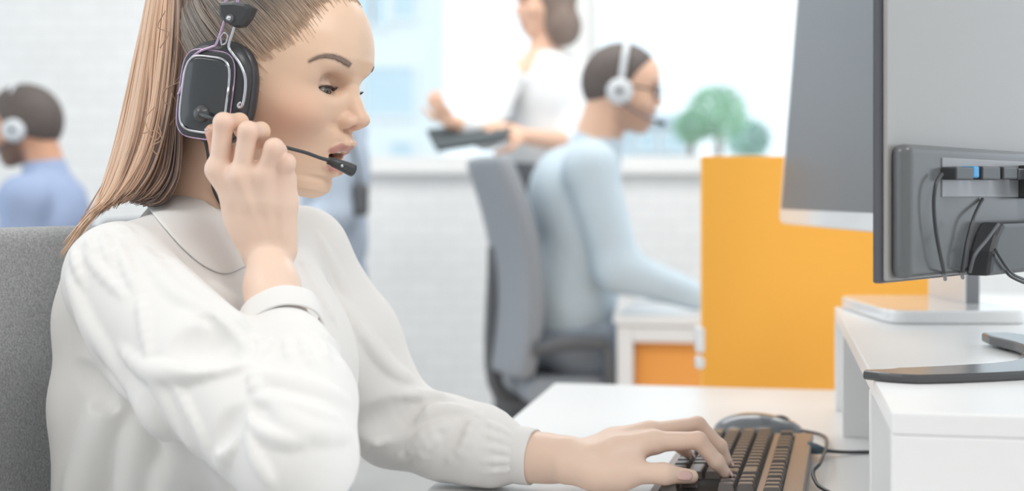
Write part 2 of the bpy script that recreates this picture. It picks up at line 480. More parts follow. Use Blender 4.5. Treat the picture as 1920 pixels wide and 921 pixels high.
def key_mesh(w):
    k = round(w, 4)
    if k in kme: return kme[k]
    bm = bmesh.new(); g = .0009
    vs = add_box(bm, (-.0085, -w / 2 + g, 0), (.0085, w / 2 - g, .0085))
    for v in vs:
        if v.co.z > .003:
            v.co.x *= .80; v.co.y -= math.copysign(.0034, v.co.y)
    es = list({e for v in vs for e in v.link_edges})
    bmesh.ops.bevel(bm, geom=es, offset=.0007, segments=2, affect='EDGES')
    me = bpy.data.meshes.new('key'); bm.to_mesh(me); bm.free(); me.materials.append(M_key); kme[k] = me; return me
wells = []
def put_row(x, y0, seq):
    y = y0
    for w in seq:
        if w < 0: y += w * .019; continue
        L = w * .019
        o = bpy.data.objects.new('key', key_mesh(L)); COL.objects.link(o); o.parent = kb
        m = MK @ Matrix.Translation((x, y - L / 2, .0028))
        o.matrix_parent_inverse = Matrix.Translation(kb.location).inverted(); o.matrix_basis = m
        y -= L
    return y
for i, sq in enumerate(seqs): put_row(x0 + .0095 + .019 * i, -.008, sq)
put_row(-.0300, -.026, [1, -1, 1, 1, 1, 1, -.5, 1, 1, 1, 1, -.5, 1, 1, 1, 1, -.3, 1, 1, 1])
bm = bmesh.new(); add_box(bm, (x0 - .001, -.355, .0033), (x0 + .096, -.006, .0040), MK); add_box(bm, (-.0395, -.355, .0033), (-.0205, -.024, .0040), MK)
from_bm('key_well', bm, M_well, kb)
bm = bmesh.new()
for yy in (-.009, -.013, -.018): add_box(bm, (-.030, yy - .0013, .0034), (-.0275, yy + .0013, .0042), MK, .0003)
from_bm('indicator_light', bm, mat('led', S((250, 236, 220)), .3, emit=(S((255, 235, 215)), .6)), kb)
# cables leave the rear of the keyboard
c0 = P(1524, 836, 1.62)
bm = bmesh.new(); add_tube(bm, [c0 + [-.006, .003, -.002], c0 + [.004, 0, -.004], c0 + [.016, -.002, -.006]], [.0075, .0065, .003], 10, 8)
from_bm('strain_relief', bm, mat('relief_blue', S((86, 106, 118)), .4), kb, True)
tube_obj('cable', [c0 + [.012, 0, -.005], P(1545, 845, 1.63), P(1580, 848, 1.64), P(1622, 848, 1.65), P(1700, 846, 1.66)], .0021, M_black, kb, 8, 24)
# ---- mouse
mo_c = np.array([.3185, 1.79, ZD])
MF = Field()
Rm = np.stack([unit([.99, -.1, 0]), unit([.1, .99, 0]), ZU], 1)
MF.add(p_ell(mo_c + [0, 0, .004], (.056, .031, .0205), Rm), .004)
MF.add(p_ell(mo_c + [-.010, 0, .004], (.044, .032, .021), Rm), .01)
MF.add(p_box(mo_c - [0, 0, .03], (.1, .1, .0302), .0005, np.eye(3)), .004, 's')
V, Q = MF.mesh(mo_c - .065, mo_c + .065, .002)
mouse = link('computer_mouse', np_mesh('computer_mouse', V, Q), mat('mouse_grey', S((112, 116, 120)), .2, coat=.5), None, True)
tag(mouse, 'dark grey computer mouse behind the far end of the keyboard', 'mouse')
bm = bmesh.new()
add_tube(bm, [mo_c + Rm @ np.array([x, 0, z]) for x, z in ((.022, .0215), (.030, .0205), (.038, .0175))], [.003, .0042, .003], 10, 8)
from_bm('scroll_wheel', bm, M_black, mouse, True)
tube_obj('cable', [mo_c + Rm @ np.array([.052, 0, .006]), mo_c + [.075, -.05, .004], P(1540, 864, 1.52), P(1525, 884, 1.48), P(1530, 905, 1.45), P(1545, 918, 1.42), P(1600, 945, 1.38)], .002, M_black, mouse, 8, 40)
# ================================================================ white monitor
wm = thing('monitor', 'white-framed monitor with a dark screen standing at the far end of the riser', 'monitor', (.56, 1.86, ZR))
tilt = math.radians(4.6)
ux = np.array([0, -1.0, 0]); uz = np.array([math.sin(tilt), 0, math.cos(tilt)]); un = np.cross(ux, uz)     # un points toward the woman or away
un = -un if un[0] > 0 else un
MW = frame_mat(ux, un, uz, (.43, 2.24, 1.008))      # local x to the near side, y to the viewer of the screen, z up
M_scr = mat('dark_screen', S((112, 117, 122)), .38, spec=.35)
bm = bmesh.new(); add_prism(bm, [(.61 - q[0] if False else q[0] + .305, q[1] + .205) for q in superellipse(.305, .205, 26, 64)], -.022, 0, MW, .004, 3)
from_bm('bezel', bm, M_whitep, wm)
box_obj('screen', (.017, -.002, .024), (.593, .0008, .393), M_scr, wm, MW, .0004)
bm = bmesh.new(); add_prism(bm, superellipse(.1425, .088, 9, 56), 0, .017, frame_mat((0, 1, 0), (0, 0, 1), (1, 0, 0), (.556, 1.858, ZR)), .004, 3)
from_bm('stand_foot', bm, M_whitep, wm)
bm = bmesh.new(); add_box(bm, (.600, 1.835, ZR + .016), (.612, 2.0, 1.20), None, .002); from_bm('stand_neck', bm, M_whitep, wm)
box_obj('neck_edge', (.6005, 1.8325, ZR + .016), (.618, 1.8345, 1.20), M_mgrey, wm, None, .0008)
box_obj('mount', (.46, 1.87, 1.13), (.606, 1.97, 1.19), M_whitep, wm, None, .004)
# ================================================================ dark monitor, seen from behind
dm = thing('monitor', 'glossy dark grey monitor seen from behind with cables plugged in, nearest on the riser', 'monitor', (.55, 1.29, ZR))
S0 = np.array([.2986, 1.15, 0]); SD = np.array([.657, .754, 0]); SN = np.array([.754, -.657, 0])
MM = frame_mat(SD, SN, ZU, S0)          # local x along the width, y out of the back, z up (SD x SN = -z, mirrored)
MM = Matrix(MM)
ZB = .979
M_back = mat('monitor_back', S((158, 156, 154)), .25, spec=.4); M_bulge = mat('monitor_hood', S((104, 106, 108)), .2, spec=.4)
M_rim = mat('monitor_rim', S((80, 80, 86)), .3)
bm = bmesh.new(); add_box(bm, (0, 0, ZB), (.54, .0085, ZB + .335), MM, .002, 2); from_bm('frame', bm, M_rim, dm)
bm = bmesh.new(); add_box(bm, (.0015, .0085, ZB + .002), (.5385, .0125, ZB + .333), MM, .0018, 2); from_bm('back_panel', bm, M_back, dm)
box_obj('screen', (.012, -.0006, ZB + .014), (.528, .001, ZB + .323), M_scr, dm, MM, 0)
bm = bmesh.new(); add_box(bm, (.007, .0115, ZB + .0035), (.533, .030, 1.0945), MM, .008, 4); from_bm('rear_housing', bm, M_bulge, dm, True)
def on_back(px, py, off=.0305):
    """the point of the housing's rear plane behind a pixel"""
    o = S0 + SN * off; d = np.array([(px - CX) / FPX, 1, -(py - HY) / FPX])
    t = ((o - CAM) @ SN) / (d @ SN); return CAM + d * t
def sz(px, py, off=.0305):
    q = on_back(px, py, off) - S0; return q @ SD, q[2]
sA, zA = sz(1762, 313); sB, zB_ = sz(1915, 338)
M_port = mat('port_panel', S((142, 143, 146)), .25)
box_obj('port_panel', (sA + .004, .0290, zB_ - .016), (.42, .0312, zA + .008), M_port, dm, MM, .0006)
def plug(p0, p1, m, name='plug', out=.012):
    a, za = sz(*p0); b, zb = sz(*p1)
    return box_obj(name, (a, .0305, min(za, zb)), (b, .0305 + out, max(za, zb)), m, dm, MM, .0015)
plug((1764, 313), (1797, 338), M_black, 'plug', .014)
plug((1801, 312), (1812, 334), M_blue, 'plug_collar', .012)['label'] = 'blue plug collar'
plug((1818, 312), (1852, 338), M_black, 'plug', .012)
plug((1858, 313), (1884, 337), M_black, 'plug', .012)
plug((1890, 316), (1906, 338), M_black, 'plug', .010)
plug((1908, 310), (1932, 372), M_black, 'power_plug', .022)
def bp(px, py, o=.038): return on_back(px, py, o)
tube_obj('cable', [bp(1766, 326), bp(1755, 345), bp(1751, 385), bp(1756, 440), bp(1768, 500), bp(1771, 514, .034), bp(1772, 524, .012)], .0017, M_black, dm, 8, 32)
tube_obj('cable', [bp(1842, 374, .032), bp(1826, 408), bp(1814, 450), bp(1806, 495), bp(1804, 512, .034), bp(1805, 521, .012)], .0017, M_black, dm, 8, 32)
tube_obj('cable', [bp(1872, 420, .06), bp(1850, 450, .06), bp(1828, 478, .06), bp(1818, 512, .055)], .0014, M_dgrey, dm, 8, 20)
tube_obj('cable', [bp(1860, 470, .05), bp(1885, 508, .05), bp(1905, 524, .05), bp(1960, 545, .05)], .0014, M_black, dm, 8, 20)
tube_obj('cable', [bp(1866, 468, .055), bp(1892, 507, .055), bp(1915, 522, .055), bp(1970, 540, .055)], .0014, M_black, dm, 8, 20)
# neck bracket and hinge cover
ol = [sz(px, py, .03) for px, py in ((1838, 417), (1826, 440), (1817, 470), (1811, 516))]
smid = .300
ol2 = [(2 * smid - s, z) for s, z in ol][::-1]
bm = bmesh.new(); add_prism(bm, ol + ol2, .029, .052, MM, .004, 2); from_bm('neck_cover', bm, M_black, dm)
nb0 = S0 + SD * smid + SN * .04
bm = bmesh.new()
add_box(bm, (smid - .022, .030, ZR + .004), (smid + .022, .048, 1.0), MM, .004); from_bm('stand_neck', bm, M_lgrey, dm)
# forked glossy foot
def prong(pts, w):
    c = catmull(np.array(pts), 26); T = np.gradient(c, axis=0); Nn = np.stack([-T[:, 1], T[:, 0]], 1); Nn /= np.linalg.norm(Nn, axis=1)[:, None]
    ww = np.interp(np.linspace(0, 1, 26), np.linspace(0, 1, len(w)), w)
    return [tuple(v) for v in c + Nn * ww[:, None]] + [tuple(v) for v in (c - Nn * ww[:, None])[::-1]]
MZ = frame_mat((1, 0, 0), (0, 0, 1), (0, 1, 0), (0, 0, 0))
bm = bmesh.new()
add_prism(bm, prong([(.304, 1.200), (.34, 1.192), (.40, 1.208), (.46, 1.235), (.505, 1.28), (.53, 1.345)], [.004, .026, .029, .030, .032, .034]), ZR, ZR + .008, MZ, .0025, 2)
from_bm('stand_foot', bm, M_glossbk, dm)
bm = bmesh.new()
add_prism(bm, prong([(.516, 1.485), (.522, 1.45), (.530, 1.39), (.532, 1.335)], [.014, .024, .028, .034]), ZR + .003, ZR + .013, MZ, .0025, 2)
from_bm('stand_foot', bm, M_glossbk, dm)
tube_obj('rubber_foot', [(.524, 1.475, ZR), (.524, 1.475, ZR + .004)], .006, M_dgrey, dm, 10)
# ================================================================ orange partition
pt = thing('desk_partition', 'bright orange partition screen standing behind the white desk', 'partition', (.56, 2.46, 0))
bm = bmesh.new(); add_box(bm, (.336, 2.45, .02), (.80, 2.474, 1.124), None, .004, 3); from_bm('panel', bm, M_orange, pt)
box_obj('foot', (.38, 2.38, 0), (.44, 2.55, .02), M_white, pt, None, .004); box_obj('foot', (.70, 2.38, 0), (.76, 2.55, .02), M_white, pt, None, .004)
for py0, py1 in ((612, 662), (668, 692)):
    a = P(1304, py0, 2.46); b = P(1322, py1, 2.46)
    box_obj('bracket', (a[0], 2.448, b[2]), (b[0], 2.478, a[2]), M_whitep, pt, None, .006, 3)
# ================================================================ the man's desk beyond
MB_ = frame_mat(DX, DN, ZU, (.272, 3.62, 0))
d2 = thing('office_desk', 'white desk with an orange board beneath, in front of the man with glasses', 'desk', (.9, 4.0, 0))
box_obj('desk_top', (0, 0, ZD - .028), (1.5, .95, ZD), M_white, d2, MB_, .003)
box_obj('leg', (.0, .01, 0), (.042, .05, ZD - .03), M_white, d2, MB_, .003); box_obj('leg', (.0, .90, 0), (.042, .94, ZD - .03), M_white, d2, MB_, .003)
box_obj('leg', (1.44, .01, 0), (1.482, .05, ZD - .03), M_white, d2, MB_, .003)
box_obj('rail', (.042, .012, ZD - .072), (1.44, .045, ZD - .03), M_white, d2, MB_, .003)
box_obj('board', (.042, .06, .1), (1.44, .078, ZD - .04), M_orange2, d2, MB_, .002)
# ================================================================ a head as one implicit surface (local: x forward, y her left, z up; origin between the ears)
HZ = [-.095, -.087, -.083, -.078, -.070, -.065, -.055, -.041, -.030, -.020, 0, .020, .028, .040, .050, .07, .09, .11]
HFX = [.055, .066, .0785, .0845, .0850, .0835, .0855, .0860, .0870, .0858, .0842, .0845, .0880, .0935, .0975, .094, .082, .06]
HW = [.020, .030, .035, .039, .044, .047, .0525, .0585, .062, .0645, .068, .0695, .0695, .069, .0685, .066, .055, .03]
HXC = [.048, .047, .046, .044, .038, .033, .024, .014, .010, .010, .012, .012, .010, .008, .005, 0, 0, 0]
HBX = [.02, .028, .030, .030, .030, .032, .036, .042, .048, .055, .07, .08, .08, .082, .085, .08, .06, .04]
CORR = None
def head_local(q, male=False, mouth=True, lids=True):
    x, y, z = q[:, 0], q[:, 1], q[:, 2]; ay = np.abs(y)
    if CORR is not None:
        x = x - (np.interp(z, CORR[0], CORR[1]) * np.exp(-(y / (.022 + .018 * sstep(.0, .05, z))) ** 2) * sstep(.02, .07, x)).astype(f32)
        q = np.stack([x, y, z], 1)
    fx = np.interp(z, HZ, HFX).astype(f32); w = np.interp(z, HZ, HW).astype(f32); xc = np.interp(z, HZ, HXC).astype(f32); bx = np.interp(z, HZ, HBX).astype(f32)
    dx = x - xc
    a = np.where(dx > 0, dx / (fx - xc), -dx / bx); b = ay / w
    n = f32(2.25)
    r = (np.maximum(np.abs(a), 1e-5) ** n + np.maximum(b, 1e-5) ** n) ** (1 / n)
    L = np.sqrt(dx * dx + y * y)
    d = np.where(L > 1e-5, L * (1 - 1 / np.maximum(r, 1e-4)), -.03)
    d = np.maximum(d, -.04)
    d = smax(d, -.0865 + .10 * np.maximum(.055 - x, 0) - z, .012)
    d = smax(d, z - .075, .03)
    E = lambda c, rr, Rm=None: p_ell(c, rr, Rm)[0](q)
    qs = np.stack([x, ay, z], 1)                       # mirrored copy for paired features
    ES = lambda c, rr, Rm=None: p_ell(c, rr, Rm)[0](qs)
    CS = lambda a_, b_, ra, rb: p_cone(a_, b_, ra, rb)[0](qs)
    C = lambda a_, b_, ra, rb: p_cone(a_, b_, ra, rb)[0](q)
    d = smin(d, E((.003, 0, .036), (.094, .0735, .0915)), .03)
    d = smin(d, E((.030, 0, .056), (.068, .060, .060)), .02)
    d = smin(d, ES((.055, .046, -.006), (.026, .020, .017)), .022)      # cheek bones
    d = smin(d, E((.064, 0, -.036), (.0340, .031, .028)), .012)         # tooth arch
    d = smin(d, E((.0725, 0, -.0715), (.0145, .016, .0150)), .014)      # chin
    d = smax(d, -ES((.0900, .0305, .0245), (.0165, .0200, .0105)), .012)   # eye sockets
    d = smin(d, CS((.0885, .014, .0415), (.079, .046, .0455), .006, .004), .012)
    # nose
    d = smin(d, C((.0885, 0, .036), (.0892, 0, .024), .0066, .0066), .008)
    d = smin(d, C((.0892, 0, .024), (.0985, 0, .006), .0066, .0078), .008)
    d = smin(d, C((.0985, 0, .006), (.1045, 0, -.0042), .0078, .0100), .006)
    d = smin(d, ES((.0955, .0115, -.0085), (.0100, .0065, .0072)), .005)
    d = smin(d, C((.104, 0, -.0085), (.0965, 0, -.0140), .0048, .0045), .004)
    d = smax(d, -ES((.1015, .0070, -.0145), (.0072, .0034, .0052)), .002)
    if mouth:
        d = smax(d, -E((.086, 0, -.0415), (.0185, .0195, .0046)), .003)
    # lips
    U = [(.0800, .0245, -.0408), (.0912, .0155, -.0352), (.0966, .0060, -.0308), (.0966, 0, -.0314)]; UR = [.0020, .0044, .0051, .0050]
    Lw = [(.0795, .0235, -.0428), (.0862, .0140, -.0512), (.0902, .0060, -.0545), (.0904, 0, -.0548)]; LR = [.0018, .0048, .0061, .0062]
    for i in range(3):
        d = smin(d, CS(U[i], U[i + 1], UR[i], UR[i + 1]), .003)
        d = smin(d, CS(Lw[i], Lw[i + 1], LR[i], LR[i + 1]), .0035)
    # lids: a shell over each eyeball, open along an almond
    if lids:
        ec = np.array([.0695, .0315, .0195], f32); e = qs - ec
        rad = np.sqrt((e * e).sum(1))
        d = smin(d, rad - .0136, .0035)
        az = np.arctan2(e[:, 1], np.maximum(e[:, 0], 1e-4)) - .12; el = np.arctan2(e[:, 2], np.sqrt(e[:, 0] ** 2 + e[:, 1] ** 2))
        sp = np.cos(np.clip(az * 1.45, -1.57, 1.57))
        up = -.10 + .21 * sp; lo = -.10 - .30 * sp
        g = np.maximum(el - up, lo - el) * .0125
        g = np.maximum(g, -e[:, 0]); g = np.maximum(g, .0085 - rad); g = np.maximum(g, (rad - .0185))
        d = smax(d, -g, .0008)
    if male:
        d = smin(d, E((.066, 0, -.068), (.020, .026, .018)), .012)
    return d
class Head:
    def __init__(s, O, yaw, pitch, roll=0.0, sc=1.0, male=False, lids=True, mouth=True):
        s.O = np.asarray(O, float); s.sc = sc; s.male = male; s.lids = lids; s.mouth = mouth
        f = np.array([math.cos(yaw) * math.cos(pitch), -math.sin(yaw) * math.cos(pitch), -math.sin(pitch)])
        l = np.array([math.sin(yaw), math.cos(yaw), 0]); u = np.cross(f, l)
        if roll:
            l, u = l * math.cos(roll) + u * math.sin(roll), u * math.cos(roll) - l * math.sin(roll)
        s.R = np.stack([f, l, u], 1); s.R32 = s.R.astype(f32); s.O32 = s.O.astype(f32)
    def loc(s, p): return (np.asarray(p) - s.O) @ s.R / s.sc
    def W(s, q): return s.O + (np.asarray(q) * s.sc) @ s.R.T
    def prim(s):
        def f(p): return head_local(((p - s.O32) @ s.R32 / f32(s.sc)).astype(f32), s.male, s.mouth, s.lids) * f32(s.sc)
        return f, s.W((.005, 0, .02)), .135 * s.sc
    def cap(s, hl, th=.006, nape=-.05, bottom=None):
        """hair as a cap: hl(x,y,z) < 0 is the hairy side"""
        def f(p):
            q = ((p - s.O32) @ s.R32 / f32(s.sc)).astype(f32)
            d = p_ell((.001, 0, .037), (.0955 + th, .075 + th, .0925 + th))[0](q)
            return smax(d, hl(q[:, 0], np.abs(q[:, 1]), q[:, 2]).astype(f32), .02) * f32(s.sc)
        return f, s.W((0, 0, .04)), .125 * s.sc
    def px(s, px, py, y):
        """world point where the ray through a pixel meets the plane at lateral offset y"""
        d = np.array([(px - CX) / FPX, 1, -(py - HY) / FPX]); l = s.R[:, 1]
        t = (y * s.sc - (CAM - s.O) @ l) / (d @ l); return CAM + t * d

# the traced profile of her face: (height, forward) in mm; the midline is nudged onto it
PROFILE = [(120, 60), (105.8, 76), (92.5, 88), (77.9, 95.1), (68.5, 97.4), (55.7, 99.8), (51.2, 100.6), (42.3, 98.4), (34.9, 96), (27.8, 96.0), (22.5, 97.8), (15.3, 101), (7.7, 106), (1.2, 112.0),
           (-3.6, 114.6), (-8.1, 113), (-12.3, 107.6), (-16.5, 100.4), (-20.3, 99.8), (-25.3, 101.2), (-31, 101.4), (-36, 96.6), (-47, 92.6), (-52.9, 95.3), (-58.4, 95.6), (-62.4, 91), (-65.5, 85.2),
           (-69.8, 86.4), (-77.8, 85.6), (-82.7, 81.5), (-90, 70)]
def fit_profile():
    global CORR
    zs = np.array([p[0] for p in PROFILE]) / 1000.0; tx = np.array([p[1] for p in PROFILE]) / 1000.0
    tot = np.zeros(len(zs))
    for _ in range(2):
        for i, z in enumerate(zs):
            xs = np.linspace(.03, .13, 401); d = head_local(np.stack([xs, 0 * xs, 0 * xs + z], 1).astype(f32))
            n = np.flatnonzero(d < 0); xr = xs[n[-1]] if len(n) else tx[i]
            if -.1 < z < .11: tot[i] += np.clip(tx[i] - xr, -.009, .009)
        CORR = (zs[::-1], tot[::-1].copy())
fit_profile()
# ================================================================ the woman at the desk
M_skin = mat('skin', (.8, .58, .45), .37, sss=.18, attr='Col', spec=.35)
M_blouse = mat('white_blouse', S((237, 235, 233)), .75, bump=(900, .12, .0006), sheen=.15)
M_hair = mat('brown_hair', (.3, .2, .14), .38, attr='Col', spec=.55)
M_lash = mat('lash', S((70, 60, 58)), .6)
M_brow = mat('brow_hair', S((146, 126, 114)), .7)
M_nail = mat('nail_polish', S((226, 188, 180)), .15, coat=.6)
M_eye = mat('eyeball', S((236, 234, 232)), .12, attr='Col', coat=.5)
M_teeth = mat('teeth', S((240, 236, 228)), .2)
M_trouser = mat('grey_trousers', S((120, 124, 130)), .85)
WH = Head(P(490, 177, 1.34), math.radians(15), math.radians(12))
person = thing('person', 'woman in a white blouse with a long brown ponytail typing and holding her microphone boom', 'person', (-.29, 1.34, .47))
BF = Field()
BF.add(WH.prim(), .01)
NB = P(385, 440, 1.36)
BF.chain([WH.W((-.022, 0, -.02)), P(400, 330, 1.355), NB + [.0, 0, -.03]], [.050, .0505, .058], .02)
# inner torso and upper arms, all inside the blouse
TF = np.array([math.cos(math.radians(22)), -math.sin(math.radians(22)), 0]); TL = np.array([math.sin(math.radians(22)), math.cos(math.radians(22)), 0])
RT = np.stack([TF, TL, ZU], 1)
CH = np.array([-.290, 1.345, .885])
SHR = np.array([-.347, 1.215, .975]); SHL = np.array([-.225, 1.485, .985])
ELR = P(560, 848, 1.06); ELL = P(738, 792, 1.49)
WRR = P(503, 482, 1.218)
BF.add(p_ell(CH, (.085, .125, .14), RT), .03)
BF.add(p_ell((-.30, 1.34, .68), (.085, .12, .20), RT), .05)
BF.chain([NB - [0, 0, .06], SHR], [.05, .038], .03); BF.chain([NB - [0, 0, .06], SHL], [.05, .038], .03)
BF.chain([SHR, ELR], [.038, .030], .02); BF.chain([SHL, ELL], [.038, .030], .02)
# right forearm and hand (back of the hand towards the camera)
CUR = P(518, 600, 1.17)
BF.chain([ELR, CUR, P(510, 540, 1.195), WRR], [.030, .0235, .0215, .0185], .015)
BF.chain([P(489, 480, 1.222), P(519, 476, 1.222)], [.0145, .0145], .008)
BF.chain([P(500, 500, 1.200), P(498, 482, 1.2065)], [.004, .003], .012)
rI, rM, rR, rP = P(411, 318, 1.205), P(452, 330, 1.197), P(497, 328, 1.197), P(531, 338, 1.203)
for k, (mcp, wpx, r1) in enumerate(((rI, 478, .0128), (rM, 492, .0128), (rR, 510, .0125), (rP, 530, .0118))):
    BF.chain([P(wpx, 465, 1.218), (P(wpx, 420, 1.212) + mcp) / 2, mcp], [.0130, .0122, r1], .006)
    BF.chain([P(wpx, 440, 1.204), (P(wpx, 440, 1.204) * .45 + (mcp - [0, .009, 0]) * .55), mcp - [0, .006, 0]], [.0016, .0030, .0046], .004)    # tendons
BF.add(p_ell(P(480, 385, 1.216), (.030, .013, .040)), .01)
def finger(pts, rs, k=.004): BF.chain(pts, rs, k)
rI1, rI2, rI3 = P(419, 230, 1.196), P(449, 229, 1.222), P(452, 246, 1.232)
finger([rI, rI1, rI2, rI3], [.0088, .0083, .0075, .0066])
rM1, rM2, rM3 = P(465, 246, 1.189), P(489, 246, 1.216), P(486, 266, 1.228)
finger([rM, rM1, rM2, rM3], [.0087, .0082, .0076, .0068])
rR1, rR2, rR3 = P(514, 278, 1.186), P(521, 283, 1.214), P(512, 292, 1.226)
finger([rR, rR1, rR2, rR3], [.0087, .0081, .0073, .0066])
rP1, rP2, rP3 = P(537, 305, 1.192), P(536, 308, 1.215), P(524, 312, 1.226)
finger([rP, rP1, rP2, rP3], [.0084, .0074, .0068, .0060])
rT0, rT1, rT2, rT3 = P(470, 430, 1.228), P(432, 345, 1.243), P(416, 285, 1.244), P(399, 247, 1.238)
finger([rT0, rT1, rT2, rT3], [.0140, .0108, .0096, .0072], .006)
# left forearm and hand over the keyboard
CUL = P(985, 856, 1.445); WRL = P(1062, 866, 1.425)
BF.chain([ELL, CUL, P(1030, 860, 1.435), WRL], [.030, .0235, .0222, .0205], .015)
BF.chain([P(1064, 850, 1.425), P(1066, 878, 1.412)], [.0175, .0165], .008)
lI, lM, lR, lP = P(1226, 829, 1.412), P(1218, 812, 1.435), P(1205, 818, 1.458), P(1190, 830, 1.478)
for mcp, wp, rr in ((lI, P(1085, 866, 1.415), .0130), (lM, P(1085, 856, 1.428), .0128), (lR, P(1085, 858, 1.440), .0120), (lP, P(1085, 866, 1.450), .0110)):
    BF.chain([wp, (wp + mcp) / 2 + [0, 0, .002], mcp], [.0160, .0145, rr], .008)
lI1, lI2, lI3 = P(1309, 826, 1.407), P(1344, 867, 1.408), P(1360, 887, 1.409)
finger([lI, lI1, lI2, lI3], [.0108, .0086, .0078, .0058])
lM1, lM2, lM3 = P(1308, 797, 1.452), P(1349, 838, 1.450), P(1363, 866, 1.448)
finger([lM, lM1, lM2, lM3], [.0105, .0086, .0078, .0058])
lR1, lR2, lR3 = P(1286, 812, 1.480), P(1318, 834, 1.482), P(1325, 852, 1.484)
finger([lR, lR1, lR2, lR3], [.0098, .0082, .0074, .0056])
lP1, lP2, lP3 = P(1256, 828, 1.502), P(1282, 842, 1.506), P(1290, 852, 1.508)
finger([lP, lP1, lP2, lP3], [.0088, .0072, .0065, .0052])
lT0, lT1, lT2, lT3 = P(1100, 884, 1.405), P(1180, 886, 1.392), P(1246, 889, 1.385), P(1296, 894, 1.392)
finger([lT0, lT1, lT2, lT3], [.0175, .0122, .0096, .0072], .008)
BF.add(p_cone(P(1120, 893, 1.395), P(1165, 898, 1.392), .0135, .0105), .012)
BF.add(p_cone(P(1150, 862, 1.405), P(1190, 858, 1.402), .013, .008), .012)        # web of the thumb
V, Q = BF.mesh((-.50, 1.00, .46), (.235, 1.60, 1.31), .0026)
me = np_mesh('body', V, Q)
# refine face and hands, then pull the skin exactly onto the surface
bm = bmesh.new(); bm.from_mesh(me)
hc = [(WH.W((.075, -.01, -.02)), .085), (P(475, 320, 1.21), .085), (P(1240, 860, 1.42), .095)]
fs = [f for f in bm.faces if any((np.array(f.calc_center_median()) - c) @ (np.array(f.calc_center_median()) - c) < r * r for c, r in hc)]
es = list({e for f in fs for e in f.edges})
bmesh.ops.subdivide_edges(bm, edges=es, cuts=1, use_grid_fill=True)
bm.to_mesh(me); bm.free()
V = BF.project(verts_of(me), 2)
me.vertices.foreach_set('co', V.ravel()); me.update()
# ---- skin colour
q = WH.loc(V); x, y, z = q[:, 0], q[:, 1], q[:, 2]; ay = np.abs(y)
base = np.array(S((238, 204, 178))); col = np.tile(base, (len(V), 1))
def mixc(c, m):
    global col
    m = np.clip(m, 0, 1)[:, None]; col = col * (1 - m) + np.array(S(c)) * m
headm = (np.linalg.norm(q - [0, 0, .02], axis=1) < .15)
hand = ~headm
mixc((241, 212, 193), hand * 1.0)
def blob(c, r): return np.exp(-(((q - np.array(c)) / np.array(r)) ** 2).sum(1)) * headm
qs = np.stack([x, ay, z], 1)
def blob2(c, r): return np.exp(-(((qs - np.array(c)) / np.array(r)) ** 2).sum(1)) * headm
mixc((226, 172, 148), .6 * blob2((.06, .055, -.012), (.035, .03, .028)))
mixc((226, 176, 158), .45 * blob((.10, 0, -.01), (.02, .02, .018)))
mixc((204, 164, 150), .4 * blob2((.083, .034, .030), (.02, .022, .010)))      # lid colour
mixc((150, 122, 112),   .5 * blob2((.070, .047, .0215), (.012, .010, .006)))     # smoky outer corner
# lips from the distance to the lip curves
def lipd(pts, rs):
    d = np.full(len(qs), 1.0)
    for i in range(3):
        d = np.minimum(d, p_cone(pts[i], pts[i + 1], rs[i], rs[i + 1])[0](qs.astype(f32)))
    return d
U = [(.0800, .0245, -.0408), (.0912, .0155, -.0352), (.0966, .0060, -.0308), (.0966, 0, -.0314)]; UR = [.0020, .0044, .0051, .0050]
Lw = [(.0795, .0235, -.0428), (.0862, .0140, -.0512), (.0902, .0060, -.0545), (.0904, 0, -.0548)]; LR = [.0018, .0048, .0061, .0062]
lm = np.maximum(sstep(.0012, .0004, lipd(U, UR)) * sstep(-.0250, -.0262, z), sstep(.0012, .0004, lipd(Lw, LR)) * sstep(-.0600, -.0588, z)) * headm
mixc((198, 142, 134), lm * .95)
ins = headm * (np.abs(z + .0415) < .006) * (x < .0925 - .9 * ay) * (ay < .021) * (x > .06) * (lm < .5)
mixc((150, 80, 76), ins * .9)
# scalp under the hair
def hairline(x, ay, z):
    hx = np.where(z < .06, .0225 + .95 * (z - .032), .049 + .15 * (z - .06))
    hx = hx + .020 * np.clip(1 - (ay / .055) ** 2, 0, 1) * sstep(.07, .10, z)
    return np.maximum((x - hx) * .8, (-.012 - z) + 1.1 * np.maximum(-x - .02, 0) * -0.55)
mixc((158, 138, 126), sstep(.002, -.016, hairline(x, ay, z)) * headm * (z > -.02))
# raised hand's palm side and thumb: pinker skin plus painted red glow through flesh
pk = sstep(1.226, 1.242, V[:, 1]) * (np.linalg.norm(V - P(450, 300, 1.23), axis=1) < .07) * (~((x > .0) & (ay < .08) & (z > -.09) & (np.linalg.norm(V - WH.O, axis=1) < .12) & (V[:, 1] > 1.255)))
mixc((214, 128, 112), pk * .7)
for c in (rI1, rM1, rR1, rP1, rI, rM, rR, rP, lI1, lM1, lR1, lP1):
    mixc((230, 184, 166), .45 * np.exp(-((V - c) ** 2).sum(1) / .012 ** 2))
body_me = me
body = link('body', me, M_skin, person, True)
